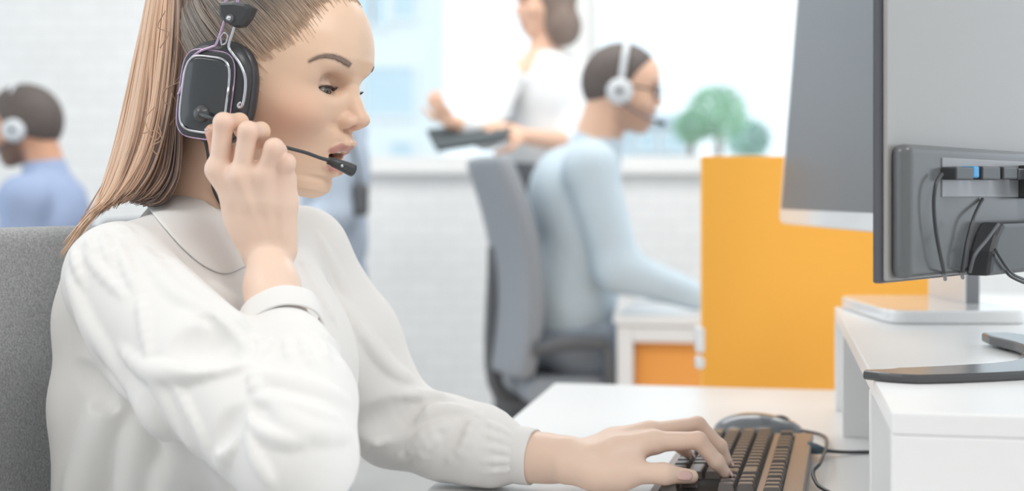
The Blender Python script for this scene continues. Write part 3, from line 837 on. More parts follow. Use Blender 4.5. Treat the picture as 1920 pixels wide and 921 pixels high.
# ---- eyes, lids' lashes, brows, teeth
for sgn in (-1, 1):
    ec = np.array([.0695, .0315 * sgn, .0195])
    bm = bmesh.new(); bmesh.ops.create_uvsphere(bm, u_segments=48, v_segments=32, radius=.0119)
    g = unit([math.cos(math.radians(-14)) * 1.0, .10 * sgn, math.sin(math.radians(-14))])
    for v in bm.verts:
        c = float(np.array(v.co) @ g) / .0119
        if c > .9: v.co *= 1 + .05 * (c - .9) / .1
    m2 = bpy.data.meshes.new('eye'); 
    for v in bm.verts: v.co = Vector(WH.W(np.array(v.co) + ec))
    bm.to_mesh(m2); bm.free()
    vv = WH.loc(verts_of(m2)) - ec; cc = vv @ g / np.linalg.norm(vv, axis=1); ang = np.degrees(np.arccos(np.clip(cc, -1, 1)))
    c = np.tile(S((232, 228, 226)), (len(vv), 1)); c[ang < 30] = S((92, 96, 100)); c[ang < 27] = S((128, 132, 132)); c[ang < 12] = S((40, 38, 38))
    paint(m2, c); link('eye', m2, M_eye, person, True)
    # lashes follow the lid margins
    bm = bmesh.new()
    for up in (True, False):
        for a in np.linspace(-.88, .88, 26 if up else 16):
            az = a * 1.05; sp = math.cos(min(1.57, abs(az * 1.45)))
            el = (-.10 + .21 * sp + .02) if up else (-.10 - .30 * sp - .02)
            az_ = (az + .12)
            def pt(rad, e_, z_=0): return WH.W(ec + rad * np.array([math.cos(e_) * math.cos(az_), sgn * math.cos(e_) * math.sin(az_), math.sin(e_)]) + [0, 0, z_])
            Ls = (.0075 if up else .004) * (.6 + .4 * (a + 1) / 2)
            if up: pts = [pt(.0134, el), pt(.0134 + Ls * .6, el - .12), pt(.0134 + Ls, el + .02)]
            else: pts = [pt(.0136, el), pt(.0136 + Ls * .6, el - .10), pt(.0136 + Ls, el - .24)]
            add_tube(bm, pts, [.00042, .0003, .0001], 4, 5)
        mar = []
        for a in np.linspace(-1.02, 1.02, 22):
            az = a * 1.05; sp = math.cos(min(1.57, abs(az * 1.45))); el = (-.10 + .21 * sp + .01) if up else (-.10 - .30 * sp - .01); az_ = az + .12
            mar.append(WH.W(ec + .0137 * np.array([math.cos(el) * math.cos(az_), sgn * math.cos(el) * math.sin(az_), math.sin(el)])))
        add_tube(bm, mar, [.0002, .0008 if up else .0004, .0008 if up else .0004, .0003], 5, 22)
    from_bm('eyelashes', bm, M_lash, person, True)
# brows: short hairs laid on the skin along the traced arch (mirrored for the far side)
BC = [(584, 113.5), (592, 109.5), (602, 106.2), (613, 105), (624, 106.3), (636, 110.5), (648, 117), (658, 123.5)]; BW = [1.0, 2.2, 3.0, 3.9, 4.7, 5.4, 6.0, 5.0]
bc = catmull(np.array(BC), 60); bw = np.interp(np.linspace(0, 1, 60), np.linspace(0, 1, 8), BW)
bm1, bm2 = bmesh.new(), bmesh.new()
pxs, pys, tp = [], [], []
for k in range(620):
    i = int(rng.integers(0, 59)); o = (rng.random() * 2 - 1) * .85
    T = bc[i + 1] - bc[i]; T = T / np.linalg.norm(T); Nn = np.array([T[1], -T[0]])
    a = bc[i] + Nn * o * bw[i]; d = -T * (.8) + Nn * (.55 if i > 40 else .25) * (1 if o < .2 else -.6)
    for s_ in (0, 3.2, 6.4): pxs.append(a[0] + d[0] * s_); pys.append(a[1] + d[1] * s_)
H, ok = BF.hit(pxs, pys, 1.15, 1.45)
gN, _ = BF.grad(H); gN /= np.linalg.norm(gN, axis=1)[:, None] + 1e-9
for k in range(620):
    if not ok[3 * k:3 * k + 3].all(): continue
    pts = H[3 * k:3 * k + 3] + gN[3 * k:3 * k + 3] * np.array([-.0002, .0006, .0008])[:, None]
    if abs(pts[0][1] - pts[2][1]) > .01: continue
    add_tube(bm1, pts, [.00042, .0004, .0002], 4)
    mr = np.array([WH.W(WH.loc(p) * [1, -1, 1]) for p in pts]); add_tube(bm2, mr, [.00042, .0004, .0002], 4)
from mathutils import kdtree
kd = kdtree.KDTree(len(H) * 2)
for i_, p_ in enumerate(H):
    kd.insert(Vector(p_), i_); kd.insert(Vector(WH.W(WH.loc(p_) * [1, -1, 1])), i_ + len(H))
kd.balance()
bd = np.array([kd.find(Vector(p_))[2] if np.linalg.norm(p_ - WH.O) < .13 else 1.0 for p_ in V])
mixc((170, 142, 126), .75 * sstep(.0022, .0006, bd))
paint(body_me, col)
from_bm('eyebrow', bm1, M_brow, person, True); from_bm('eyebrow', bm2, M_brow, person, True)
bm = bmesh.new()
for row, zt, xo in ((0, -.0375, 0), (1, -.0475, -.003)):
    for i in range(-5, 6):
        a = i * .0068
        xx = .0922 + xo - 14 * a * a
        tw = .0062
        add_box(bm, (-.0025, -tw / 2, -.0032), (.0025, tw / 2, .0032), frame_mat(WH.R @ unit([1, 28 * a, 0]), WH.R @ unit([-28 * a, 1, 0]), WH.R[:, 2], WH.W((xx - .0045, a, zt + (.0008 if row == 0 else -.0008)))), .0012)
from_bm('teeth', bm, M_teeth, person, True)
# ---- finger nails
def nail(c, ax, nrm, L, Wd):
    ax = unit(ax); nrm = unit(np.asarray(nrm) - ax * (np.asarray(nrm) @ ax)); sd = np.cross(nrm, ax)
    N, Mn = 9, 7; V_, Q_ = [], []
    for lay in (0, 1):
        for i in range(N):
            u_ = i / (N - 1) * 2 - 1
            for j in range(Mn):
                v_ = j / (Mn - 1) * 2 - 1
                ww = Wd * (1 - .18 * max(0, u_) ** 2 - .25 * max(0, -u_) ** 3)
                hgt = -Wd * .42 * v_ * v_ - L * .06 * u_ * u_ - lay * .0006
                V_.append(np.asarray(c) + ax * L * u_ + sd * ww * v_ * (1 if abs(u_) < .95 else .8) + nrm * hgt)
    n1 = N * Mn
    for i in range(N - 1):
        for j in range(Mn - 1):
            a = i * Mn + j; Q_.append((a, a + 1, a + Mn + 1, a + Mn)); Q_.append((n1 + a, n1 + a + Mn, n1 + a + Mn + 1, n1 + a + 1))
    rim = [i * Mn for i in range(N)] + [(N - 1) * Mn + j for j in range(1, Mn)] + [i * Mn + Mn - 1 for i in range(N - 2, -1, -1)] + [j for j in range(Mn - 2, 0, -1)]
    for a, b in zip(rim, rim[1:] + rim[:1]): Q_.append((a, n1 + a, n1 + b, b))
    bm = bmesh.new(); quads_to_bm(bm, V_, Q_); return from_bm('fingernail', bm, M_nail, person, True)
nail(P(1284, 888, 1.381), lT3 - lT2, [-.15, -.75, .65], .0085, .0062)
for a, b in ((lI2, lI3), (lM2, lM3), (lR2, lR3), (lP2, lP3)):
    ax = unit(b - a); nn = np.array([.80, -.18, .55]); nn = unit(nn - ax * (nn @ ax))
    nail(b + nn * .0058 + ax * .0015, ax, nn, .0062, .0045)
for a, b, nn in ((rT2, rT3, [-.75, -.6, .2]), (rI2, rI3, [.3, .9, .2]), (rM2, rM3, [.3, .9, .2]), (rR2, rR3, [.3, .9, .2]), (rP2, rP3, [.3, .9, .2])):
    ax = unit(b - a); nn = unit(np.array(nn) - ax * (np.array(nn) @ ax)); nail(b + nn * .0066, ax, nn, .0055, .0046)
# ================================================================ her blouse
BL = Field()
BL.add(p_ell(CH, (.112, .155, .160), RT), .03)
BL.add(p_ell(CH + [.005, 0, -.19], (.118, .150, .21), RT), .06)
BL.add(p_ell((-.30, 1.34, .60), (.125, .16, .12), RT), .05)
BL.add(p_ell(CH + TF * .055 + [0, 0, .0], (.075, .11, .075), RT), .05)
BL.chain([NB + [0, 0, -.045], SHR + [0.0, .012, .008]], [.062, .046], .03)
BL.chain([NB + [0, 0, -.045], SHL + [.0, -.012, .008]], [.062, .046], .03)
BL.add(p_cone(NB + [.004, 0, -.06], NB + [-.004, 0, -.012], .072, .062), .02)        # collar stand
UPM = SHR * .45 + ELR * .55
BL.chain([SHR + [.004, 0, .0], UPM + [0, 0, -.004], ELR + [-.002, 0, -.004]], [.0495, .053, .047], .010)
CR0, CR1 = P(535, 668, 1.142), P(529, 630, 1.160)
BL.chain([ELR, P(563, 752, 1.105), CR0, CR1], [.046, .0435, .0385, .0275], .012, .004)
BL.chain([SHL, SHL * .5 + ELL * .5, ELL], [.050, .053, .047], .02)
CL0, CL1 = P(935, 848, 1.454), P(958, 852, 1.450)
BL.chain([ELL, P(838, 822, 1.472), P(900, 836, 1.460), CL0, CL1], [.047, .0435, .0415, .0350, .0225], .012)
BL.chain([P(186, 500, 1.275), P(178, 600, 1.268), P(172, 760, 1.265), P(165, 960, 1.265)], [.030, .030, .031, .033], .03)
BASE = Field(); BASE.it = list(BL.it); BASE.cut = BL.cut
def fold(pts, r=.009, up=.004, k=.012, op='u', n=None, y0=.95, y1=1.75, taper=.35):
    """a raised fold (or a crease, op 's') lying along pixels of the cloth"""
    r, k = r * .72, k * .42; up = up * (1.0 if op == 'u' else .6)
    pts = np.array(pts, float); n = n or max(4, int(np.linalg.norm(np.diff(pts, axis=0), axis=1).sum() / 22) + 2)
    c = catmull(pts, n); H, ok = BASE.hit(c[:, 0], c[:, 1], y0, y1)
    H = H[ok]
    if len(H) < 2: return
    g, _ = BASE.grad(H); g = g / (np.linalg.norm(g, axis=1)[:, None] + 1e-9)
    t = np.linspace(0, 1, len(H)); rr = r * (taper + (1 - taper) * np.sin(np.pi * np.clip(t, 0, 1)) ** .6)
    ctr = H - g * (rr - up * np.sin(np.pi * t) ** .5)[:, None] if op == 'u' else H + g * (rr - up * np.sin(np.pi * t) ** .5)[:, None]
    for i in range(len(H) - 1):
        if np.linalg.norm(ctr[i + 1] - ctr[i]) > .022: continue
        BL.add(p_cone(ctr[i], ctr[i + 1], rr[i], rr[i + 1]), k, op)
# raised folds
fold([(150, 585), (200, 672), (268, 755), (338, 845), (400, 930)], .014, .009, .02)
fold([(128, 520), (165, 600), (225, 690), (300, 790), (380, 890)], .011, .005, .02)
fold([(225, 655), (275, 694), (320, 700), (390, 692), (462, 685)], .011, .007, .016)
fold([(262, 560), (272, 620), (283, 680)], .006, .003)
fold([(318, 702), (348, 758), (378, 815), (402, 868)], .006, .0035)
fold([(285, 705), (330, 780), (372, 850)], .009, .003, .02)
fold([(474, 742), (530, 757), (590, 778), (640, 792)], .010, .006, .014)
fold([(480, 700), (530, 712), (590, 728), (650, 752)], .010, .004, .02)
fold([(474, 796), (505, 815), (545, 826), (590, 822)], .008, .005, .012)
fold([(468, 800), (475, 840), (492, 880), (515, 915)], .008, .005, .012)
fold([(440, 815), (420, 850), (405, 890)], .010, .004, .016)
fold([(392, 585), (432, 622), (470, 660)], .008, .004)
fold([(476, 630), (490, 652), (484, 680)], .005, .003, .008); fold([(505, 632), (500, 650), (492, 672)], .004, .0025, .007)
fold([(535, 632), (540, 655), (546, 690)], .005, .003, .008); fold([(562, 630), (574, 660), (594, 700)], .005, .003, .008)
fold([(588, 625), (606, 650), (618, 690)], .005, .003, .008); fold([(598, 618), (630, 650), (650, 700)], .005, .002, .008)
fold([(310, 480), (360, 535), (425, 590), (455, 615)], .012, .005, .02)
fold([(270, 470), (330, 545), (385, 580)], .009, .003, .02)
fold([(395, 528), (430, 560), (470, 590)], .008, .004, .014)
fold([(155, 440), (172, 462), (188, 492)], .006, .004, .01); fold([(190, 436), (198, 462), (212, 500)], .006, .0035, .01)
fold([(220, 450), (238, 500), (256, 545)], .006, .003, .012); fold([(135, 470), (145, 500), (160, 540)], .006, .003, .012)
fold([(180, 398), (215, 420), (250, 440)], .006, .003, .012); fold([(160, 470), (186, 506), (232, 556)], .006, .003, .012)
fold([(640, 560), (690, 635), (735, 690), (775, 712)], .010, .004, .016, y0=1.3)
fold([(690, 800), (730, 765), (790, 742), (850, 748)], .010, .006, .014, y0=1.3)
fold([(690, 845), (745, 800), (815, 768), (880, 768)], .009, .005, .014, y0=1.3)
fold([(705, 885), (770, 850), (800, 815), (850, 792)], .009, .005, .014, y0=1.3)
fold([(775, 915), (785, 870), (805, 835), (825, 815)], .009, .006, .012, y0=1.3)
fold([(830, 880), (868, 842), (885, 800), (910, 770)], .008, .004, .012, y0=1.3)
for i, (a, b) in enumerate(((822, 790), (838, 812), (852, 838), (866, 866), (880, 888))):
    fold([(966, a), (938, (a + b) / 2 - 2), (905, b)], .005, .0028, .008, y0=1.3)
fold([(700, 900), (735, 890), (775, 905)], .008, .004, y0=1.3)
fold([(205, 752), (185, 840), (140, 945)], .016, .006, .05); fold([(262, 800), (256, 870), (240, 950)], .013, .005, .04); fold([(322, 862), (316, 905), (306, 955)], .012, .005, .04)
fold([(595, 440), (625, 500), (655, 560)], .008, .003, .014, y0=1.25); fold([(560, 480), (590, 540), (632, 610)], .008, .003, .014, y0=1.2)
fold([(300, 690), (350, 697), (410, 690), (464, 684)], .010, .008, .008)
fold([(345, 668), (365, 630), (392, 612)], .007, .004, .02)
fold([(395, 604), (420, 640), (455, 676)], .006, .006, .006)
fold([(478, 690), (478, 720), (486, 745)], .008, .006, .008)
fold([(476, 748), (520, 760), (575, 776), (632, 800)], .007, .007, .006)
fold([(468, 775), (478, 800), (515, 820), (560, 826)], .006, .006, .006)
fold([(515, 760), (545, 790), (600, 812), (655, 815)], .008, .004, .02)
# creases
fold([(366, 594), (388, 597), (400, 615), (425, 650), (452, 682)], .006, .007, .008, 's')
fold([(345, 650), (385, 648), (425, 668)], .020, .010, .04, 's')

fold([(450, 770), (430, 800), (415, 835)], .012, .005, .016, 's')
fold([(150, 690), (180, 720), (215, 760)], .016, .007, .02, 's')
fold([(680, 800), (725, 788), (775, 762)], .016, .008, .04, 's', y0=1.3)

BL.add(p_box(DA + DX * .46 - DN * .81 + ZU * .70, (.462, .812, .0462), .002, np.stack([DX, DN, ZU], 1)), .004, 's')      # the sleeve lies on the desk
V, Q = BL.mesh((-.50, .98, .49), (.06, 1.60, 1.06), .0026)
V = BL.project(V, 1, .002)
nzr = np.sin(V[:, 0] * 95 + V[:, 2] * 60) * np.sin(V[:, 1] * 83 - V[:, 2] * 71) * .0006
blouse = link('blouse', np_mesh('blouse', V, Q), M_blouse, person, True)
for v_, d_ in (): pass

# ---- turned-down round collar, both flaps
def collar_flap(inner, outer, mirror=False):
    n, m = 40, 12
    ci, co = catmull(np.array(inner, float), n), catmull(np.array(outer, float), n)
    G = ci[:, None, :] + (co - ci)[:, None, :] * np.linspace(0, 1, m)[None, :, None]
    H, ok = BASE.hit(G[..., 0].ravel(), G[..., 1].ravel(), 1.0, 1.6)
    g, _ = BASE.grad(H); g /= np.linalg.norm(g, axis=1)[:, None] + 1e-9
    off = np.tile(np.interp(np.linspace(0, 1, m), [0, .25, .9, 1], [.004, .0065, .0036, .0016]), n)
    V = H + g * off[:, None]
    # even the sheet out a little
    Vg = V.reshape(n, m, 3)
    for _ in range(6):
        Vg[1:-1, 1:-1] = .5 * Vg[1:-1, 1:-1] + .125 * (Vg[2:, 1:-1] + Vg[:-2, 1:-1] + Vg[1:-1, 2:] + Vg[1:-1, :-2])
    V = Vg.reshape(-1, 3)
    if mirror:
        q = (V - NB) @ RT; V = NB + (q * [1, -1, 1]) @ RT.T
    Qd = [(i * m + j, i * m + j + 1, (i + 1) * m + j + 1, (i + 1) * m + j) for i in range(n - 1) for j in range(m - 1)]
    o = link('collar', np_mesh('collar', V, Qd), M_blouse, blouse, True)
    s_ = o.modifiers.new('thick', 'SOLIDIFY'); s_.thickness = .0022; s_.offset = 0
    o.modifiers.new('sub', 'SUBSURF').render_levels = 1
    return o
c_in = [(322, 330), (345, 352), (372, 376), (400, 396), (428, 412), (455, 422), (478, 432)]
c_out = [(268, 372), (284, 400), (310, 434), (345, 472), (385, 503), (425, 515), (470, 496)]
collar_flap(c_in, c_out)
# ---- cuffs: bands of cloth round each wrist
def band(name, c0, c1, r0, r1, th, par, squash=.92):
    ax = unit(c1 - c0); a = unit(np.cross(ax, [0, 1, .2])); b = np.cross(ax, a)
    prof = [(0, r0), (.5, (r0 + r1) / 2 + .0004), (1, r1), (1, r1 - th), (.5, (r0 + r1) / 2 - th), (0, r0 - th)]
    N = 64; V, Q = [], []
    for i in range(N):
        t = 2 * math.pi * i / N; w = 1 + .012 * math.sin(3 * t + .6) + .008 * math.sin(7 * t)
        for u_, r in prof:
            V.append(c0 + (c1 - c0) * u_ + r * w * (math.cos(t) * a + squash * math.sin(t) * b))
    k = len(prof)
    for i in range(N):
        j = (i + 1) % N
        for u_ in range(k):
            v_ = (u_ + 1) % k; Q.append((i * k + u_, i * k + v_, j * k + v_, j * k + u_))
    o = link(name, np_mesh(name, V, Q), M_blouse, blouse, True)
    bv = o.modifiers.new('soft', 'BEVEL'); bv.width = .0007; bv.segments = 2
    return o
band('cuff', P(530, 628, 1.160), P(525, 592, 1.178), .0368, .0364, .0024, blouse)
band('cuff', P(962, 851, 1.450), P(1001, 857, 1.441), .0300, .0292, .0024, blouse, 1.0)
# ---- trousers on the seat
TR = Field()
TR.add(p_ell((-.30, 1.34, .545), (.13, .165, .085), RT), .03)
for sd in (-1, 1):
    hip = np.array([-.29, 1.34, .535]) + TL * .085 * sd; knee = hip + TF * .40 + TL * .03 * sd + [0, 0, -.005]
    TR.chain([hip, knee, knee + [.02, 0, -.44]], [.082, .062, .045], .03)
V, Q = TR.mesh((-.50, 1.0, .02), (.30, 1.70, .68), .008)
link('trousers', np_mesh('trousers', V, Q), M_trouser, person, True)
SH_ = mat('shoe_black', S((66, 64, 66)), .3)
for sd in (-1, 1):
    kn = np.array([-.29, 1.34, .535]) + TL * .115 * sd + TF * .40
    SF = Field(); an = np.array([kn[0] + .02, kn[1], .06])
    SF.chain([an + [-.03, 0, -.025], an + TF * .08 + [0, 0, -.035], an + TF * .15 + [0, 0, -.042]], [.034, .030, .018], .01); SF.add(p_cone(an, an + [0, 0, .05], .036, .04), .02)
    SF.add(p_box(an - [0, 0, .16], (.3, .3, .10), .001, np.eye(3)), .003, 's')
    V, Q = SF.mesh(an - [.12, .2, .07], an + [.25, .2, .12], .006); link('shoe', np_mesh('shoe', V, Q), SH_, person, True)
# ================================================================ her chair
CB = np.array([-.455, 1.36, 0]); 
ch = thing('office_chair', 'grey fabric office chair with a wide padded back, behind the woman in the white blouse', 'chair', tuple(CB + TF * .12))
n, m = 30, 16; V = []
for i in range(n):
    s_ = (i / (n - 1) * 2 - 1)
    for j in range(m):
        zt = j / (m - 1); y_ = s_ * .25; x_ = -.02 + .05 * s_ * s_ + .03 * (zt - .5) ** 2 - .05 * zt
        V.append(CB + TF * x_ + TL * y_ + np.array([0, 0, .56 + .46 * zt]))
Qd = [(i * m + j, i * m + j + 1, (i + 1) * m + j + 1, (i + 1) * m + j) for i in range(n - 1) for j in range(m - 1)]
bk = link('backrest', np_mesh('backrest', V, Qd), M_fabric, ch, True)
s_ = bk.modifiers.new('thick', 'SOLIDIFY'); s_.thickness = .055; s_.offset = 0
bv = bk.modifiers.new('round', 'BEVEL'); bv.width = .018; bv.segments = 4; bv.limit_method = 'ANGLE'
MC = frame_mat(TF, TL, ZU, CB)
box_obj('seat', (.0, -.245, .385), (.47, .245, .465), M_fabric, ch, MC, .03, 4, True)
tube_obj('column', [CB + TF * .22 + [0, 0, .08], CB + TF * .22 + [0, 0, .385]], [.03, .025], M_dgrey, ch, 14)
box_obj('back_bracket', (-.075, -.04, .37), (.06, .04, .395), M_black, ch, MC, .006); box_obj('back_bracket', (-.085, -.04, .37), (-.06, .04, .70), M_black, ch, MC, .006)
for k in range(5):
    a = k * 2 * math.pi / 5 + .3; d = TF * math.cos(a) + TL * math.sin(a); c = CB + TF * .22
    tube_obj('base_arm', [c + [0, 0, .105], c + d * .15 + [0, 0, .095], c + d * .29 + [0, 0, .075]], [.024, .02, .014], M_black, ch, 8, 6)
    wv = np.cross(d, ZU)
    tube_obj('caster', [c + d * .28 + wv * .02 + [0, 0, .029], c + d * .28 - wv * .02 + [0, 0, .029]], .028, M_black, ch, 14)
# ================================================================ her hair
def hl(x, ay, z):
    hx = np.where(z < .06, .0225 + .95 * (z - .032), .049 + .15 * (z - .06))
    hx = hx + .020 * np.clip(1 - (ay / .055) ** 2, 0, 1) * sstep(.07, .10, z)
    front = (x - hx) * .75
    nape = (-.040 - .55 * (x + .085)) * -1.0
    return np.maximum(front, (-.045 + .75 * np.maximum(x + .075, 0)) - z)
HF = Field(); HF.add(WH.cap(hl, .0035), 0)
V, Q = HF.mesh(WH.O - .17, WH.O + .17, .003); V = HF.project(V, 2)
me = np_mesh('hair', V, Q)
hair_parts = []
VV, QQ, CC = [], [], []
def strand(pts, r, c, sides=5, root=None):
    V_, Q_ = tube_arrays(pts, r, sides)
    b = sum(len(v) for v in VV); VV.append(V_); QQ.extend([tuple(i + b for i in q_) for q_ in Q_]); CC.append(np.tile(c, (len(V_), 1)))
    if root is not None:
        w_ = np.concatenate([np.repeat(np.clip(1 - np.linspace(0, 1, len(pts)) / .3, 0, 1), sides), [1, 0]])[:, None]; CC[-1] = CC[-1] * (1 - w_) + np.array(root) * w_
VV.append(V); QQ.extend([tuple(q_) for q_ in Q]); CC.append(np.tile(S((140, 122, 112)), (len(V), 1)))
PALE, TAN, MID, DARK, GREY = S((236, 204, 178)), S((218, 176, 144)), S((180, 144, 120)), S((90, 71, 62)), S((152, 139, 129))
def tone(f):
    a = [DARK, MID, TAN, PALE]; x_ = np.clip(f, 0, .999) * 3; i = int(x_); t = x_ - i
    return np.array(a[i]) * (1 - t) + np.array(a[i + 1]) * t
# ---- strands combed back over the scalp toward the ponytail's root
TIE = WH.W((-.088, 0, .098))
roots, scalp = [], []
while len(roots) < 1300:
    th = rng.random() * 1.0
    k = rng.random()
    if k < .45:                                     # from the hairline at the temple
        t = rng.random(); z_ = .030 + t * .075; x_ = (.0225 + .95 * (z_ - .032) if z_ < .06 else .049 + .15 * (z_ - .06)) + rng.normal() * .003 + .003 + (rng.random() ** 4) * .014
    elif k < .72:                                   # from behind the ear and the nape
        x_ = -.085 + rng.random() * .09; z_ = -.042 + .75 * max(x_ + .075, 0) + rng.random() * .02
    else:
        x_ = -.07 + rng.random() * .11; z_ = .0 + rng.random() * .09
    roots.append((x_, z_, -1 if rng.random() < .68 else 1))
ell_r = np.array([.0955, .075, .0925]) + .0042
def on_cap(x_, z_, sg, off=0.0):
    v = 1 - ((x_ - .001) / ell_r[0]) ** 2 - ((z_ - .037) / ell_r[2]) ** 2
    if v <= .0: return None
    return np.array([x_, sg * ell_r[1] * math.sqrt(v), z_])
for k in range(260):
    yv = (rng.random() * 2 - 1) * .056; roots.append((.053 + .020 * (1 - (yv / .056) ** 2) + rng.normal() * .002, 9, yv))
tl_ = np.array([-.088, 0, .098])
for x_, z_, sg in roots:
    p0 = on_cap(x_, z_, sg) if z_ < 5 else np.array([x_, sg, .037 + ell_r[2] * math.sqrt(max(0, 1 - ((x_ - .001) / ell_r[0]) ** 2 - (sg / ell_r[1]) ** 2))])
    if p0 is None: continue
    a = (p0 - [.001, 0, .037]) / ell_r; b = (tl_ - [.001, 0, .037]) / ell_r; a /= np.linalg.norm(a); b /= np.linalg.norm(b)
    om = math.acos(np.clip(a @ b, -1, 1)); pts = []
    wob = rng.normal() * .05; L = .55 + .45 * rng.random()
    for t in np.linspace(0, L, 12):
        s_ = (math.sin((1 - t) * om) * a + math.sin(t * om) * b) / max(math.sin(om), 1e-3)
        s_ = s_ + np.array([0, 0, wob * math.sin(math.pi * t) * .35]); s_ /= np.linalg.norm(s_)
        pts.append(WH.W(np.array([.001, 0, .037]) + s_ * (ell_r + .0002)))
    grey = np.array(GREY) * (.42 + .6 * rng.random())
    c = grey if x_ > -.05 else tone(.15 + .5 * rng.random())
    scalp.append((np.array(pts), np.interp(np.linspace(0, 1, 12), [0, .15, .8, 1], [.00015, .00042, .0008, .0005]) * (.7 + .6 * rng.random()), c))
HD = Field(); HD.add(WH.prim(), 0)
allp = np.vstack([s_[0] for s_ in scalp]); lift = np.tile(np.interp(np.linspace(0, 1, 12), [0, .2, 1], [.0001, .0012, .0030]), len(scalp)) + np.repeat(rng.random(len(scalp)) * .0010, 12)
for _ in range(3):
    g_, v_ = HD.grad(allp); need = np.maximum(lift - v_, 0); allp = allp + g_ / (np.linalg.norm(g_, axis=1)[:, None] + 1e-6) * np.minimum(need, .006)[:, None]
# near the hairline the strands also sink onto the skin
g_, v_ = HD.grad(allp); tt_ = np.tile(np.linspace(0, 1, 12), len(scalp)); sink = np.where(tt_ < .35, np.clip(v_ - lift, 0, .006), 0) * np.clip(1 - tt_ / .35, 0, 1)
allp = allp - g_ / (np.linalg.norm(g_, axis=1)[:, None] + 1e-6) * sink[:, None]
for i, (p_, r_, c_) in enumerate(scalp): strand(allp[i * 12:i * 12 + 12], r_, c_, 5, S((206, 176, 152)))
# ---- the long ponytail: guides from its outer to its inner edge
G = [[(292, -70, 1.36), (276, 0, 1.352), (258, 90, 1.345), (240, 180, 1.34), (220, 265, 1.335), (200, 330, 1.33), (178, 385, 1.318), (140, 440, 1.305), (112, 480, 1.30)],
     [(300, -70, 1.345), (288, 0, 1.335), (272, 90, 1.328), (256, 180, 1.322), (238, 265, 1.318), (216, 335, 1.315), (196, 378, 1.31), (170, 405, 1.31), (150, 430, 1.318)],
     [(310, -65, 1.335), (302, 10, 1.322), (292, 100, 1.312), (280, 190, 1.306), (262, 270, 1.302), (238, 330, 1.30), (218, 365, 1.30), (202, 384, 1.305), (190, 398, 1.312)],
     [(322, -60, 1.33), (318, 20, 1.315), (310, 110, 1.303), (298, 200, 1.297), (282, 275, 1.293), (262, 325, 1.292), (242, 356, 1.292), (226, 372, 1.297), (210, 386, 1.305)],
     [(332, -50, 1.32), (331, 30, 1.305), (327, 110, 1.295), (318, 200, 1.290), (308, 270, 1.288), (296, 318, 1.285), (276, 350, 1.284), (256, 368, 1.286), (232, 380, 1.295)],
     [(340, -30, 1.315), (341, 50, 1.300), (338, 120, 1.292), (332, 200, 1.287), (328, 265, 1.284), (320, 318, 1.280), (304, 352, 1.276), (282, 376, 1.277), (256, 384, 1.285)],
     [(348, -20, 1.31), (348, 60, 1.298), (344, 130, 1.290), (340, 210, 1.284), (342, 275, 1.280), (337, 325, 1.274), (322, 358, 1.270), (298, 382, 1.272), (262, 380, 1.28)]]
G = [catmull(np.array(g, float), 22) for g in G]
def guide(u_):
    x_ = np.clip(u_, 0, .9999) * (len(G) - 1); i = int(x_); t = x_ - i
    return G[i] * (1 - t) + G[i + 1] * t
for k in range(1900):
    u_ = rng.random(); back = rng.random() ** 1.6
    g = guide(u_ + rng.normal() * .015).copy()
    n = len(g); t = np.linspace(0, 1, n)
    clump = math.floor(u_ * 16) / 16.0; cr = np.random.default_rng(int(clump * 997) + 5)
    off = (cr.normal() * 5 * np.sin(2.2 * t * math.pi + cr.random() * 6) + rng.normal() * 2.2 + rng.normal() * 4 * t ** 2)
    ph = rng.random() * 6; g[:, 0] += 2.2 * np.sin(t * (7 + 5 * cr.random()) + ph) * rng.random(); g[:, 0] += off * (.25 + .75 * t); g[:, 1] += rng.normal() * 4 * t ** 3
    g[:, 2] += .034 * back * (1 - .35 * t) - .004 + cr.normal() * .003
    if u_ > .12: g = g[:int(n * (.80 + .20 * rng.random()))]
    elif rng.random() < .75: g = g[:int(n * (.72 + .2 * rng.random()))]
    pts = np.array([P(a, b, c) for a, b, c in g])
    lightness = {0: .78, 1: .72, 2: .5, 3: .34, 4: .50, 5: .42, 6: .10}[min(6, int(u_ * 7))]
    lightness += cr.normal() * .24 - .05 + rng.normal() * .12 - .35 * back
    if u_ > .55: lightness -= .45 * (1 - sstep(.05, .45, 1 - np.mean(g[:8, 1] < 100) * 0 - 0)) * 0
    r0 = .00045 + .0008 * rng.random()
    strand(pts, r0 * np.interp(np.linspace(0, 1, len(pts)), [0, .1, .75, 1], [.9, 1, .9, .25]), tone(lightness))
# loose curls crossing the tail
for (pts_, c) in (([(330, 60, 1.285), (352, 120, 1.28), (322, 165, 1.278), (336, 205, 1.276), (318, 235, 1.276)], .2), ([(290, 200, 1.272), (272, 225, 1.272), (288, 262, 1.272), (302, 252, 1.272), (296, 232, 1.272)], .55),
                  ([(268, 250, 1.272), (292, 246, 1.272), (304, 262, 1.272), (284, 275, 1.272), (296, 292, 1.272)], .5), ([(345, 150, 1.272), (310, 168, 1.272), (306, 190, 1.272), (322, 198, 1.272)], .3),
                  ([(200, 330, 1.33), (170, 385, 1.315), (135, 440, 1.30)], .35), ([(188, 352, 1.33), (150, 415, 1.31), (118, 470, 1.30)], .3), ([(310, 20, 1.285), (296, 50, 1.283), (316, 62, 1.283), (300, 90, 1.283)], .3)):
    cc = catmull(np.array(pts_, float), 18); strand(np.array([P(*q_) for q_ in cc]), .0005, tone(c), 4)
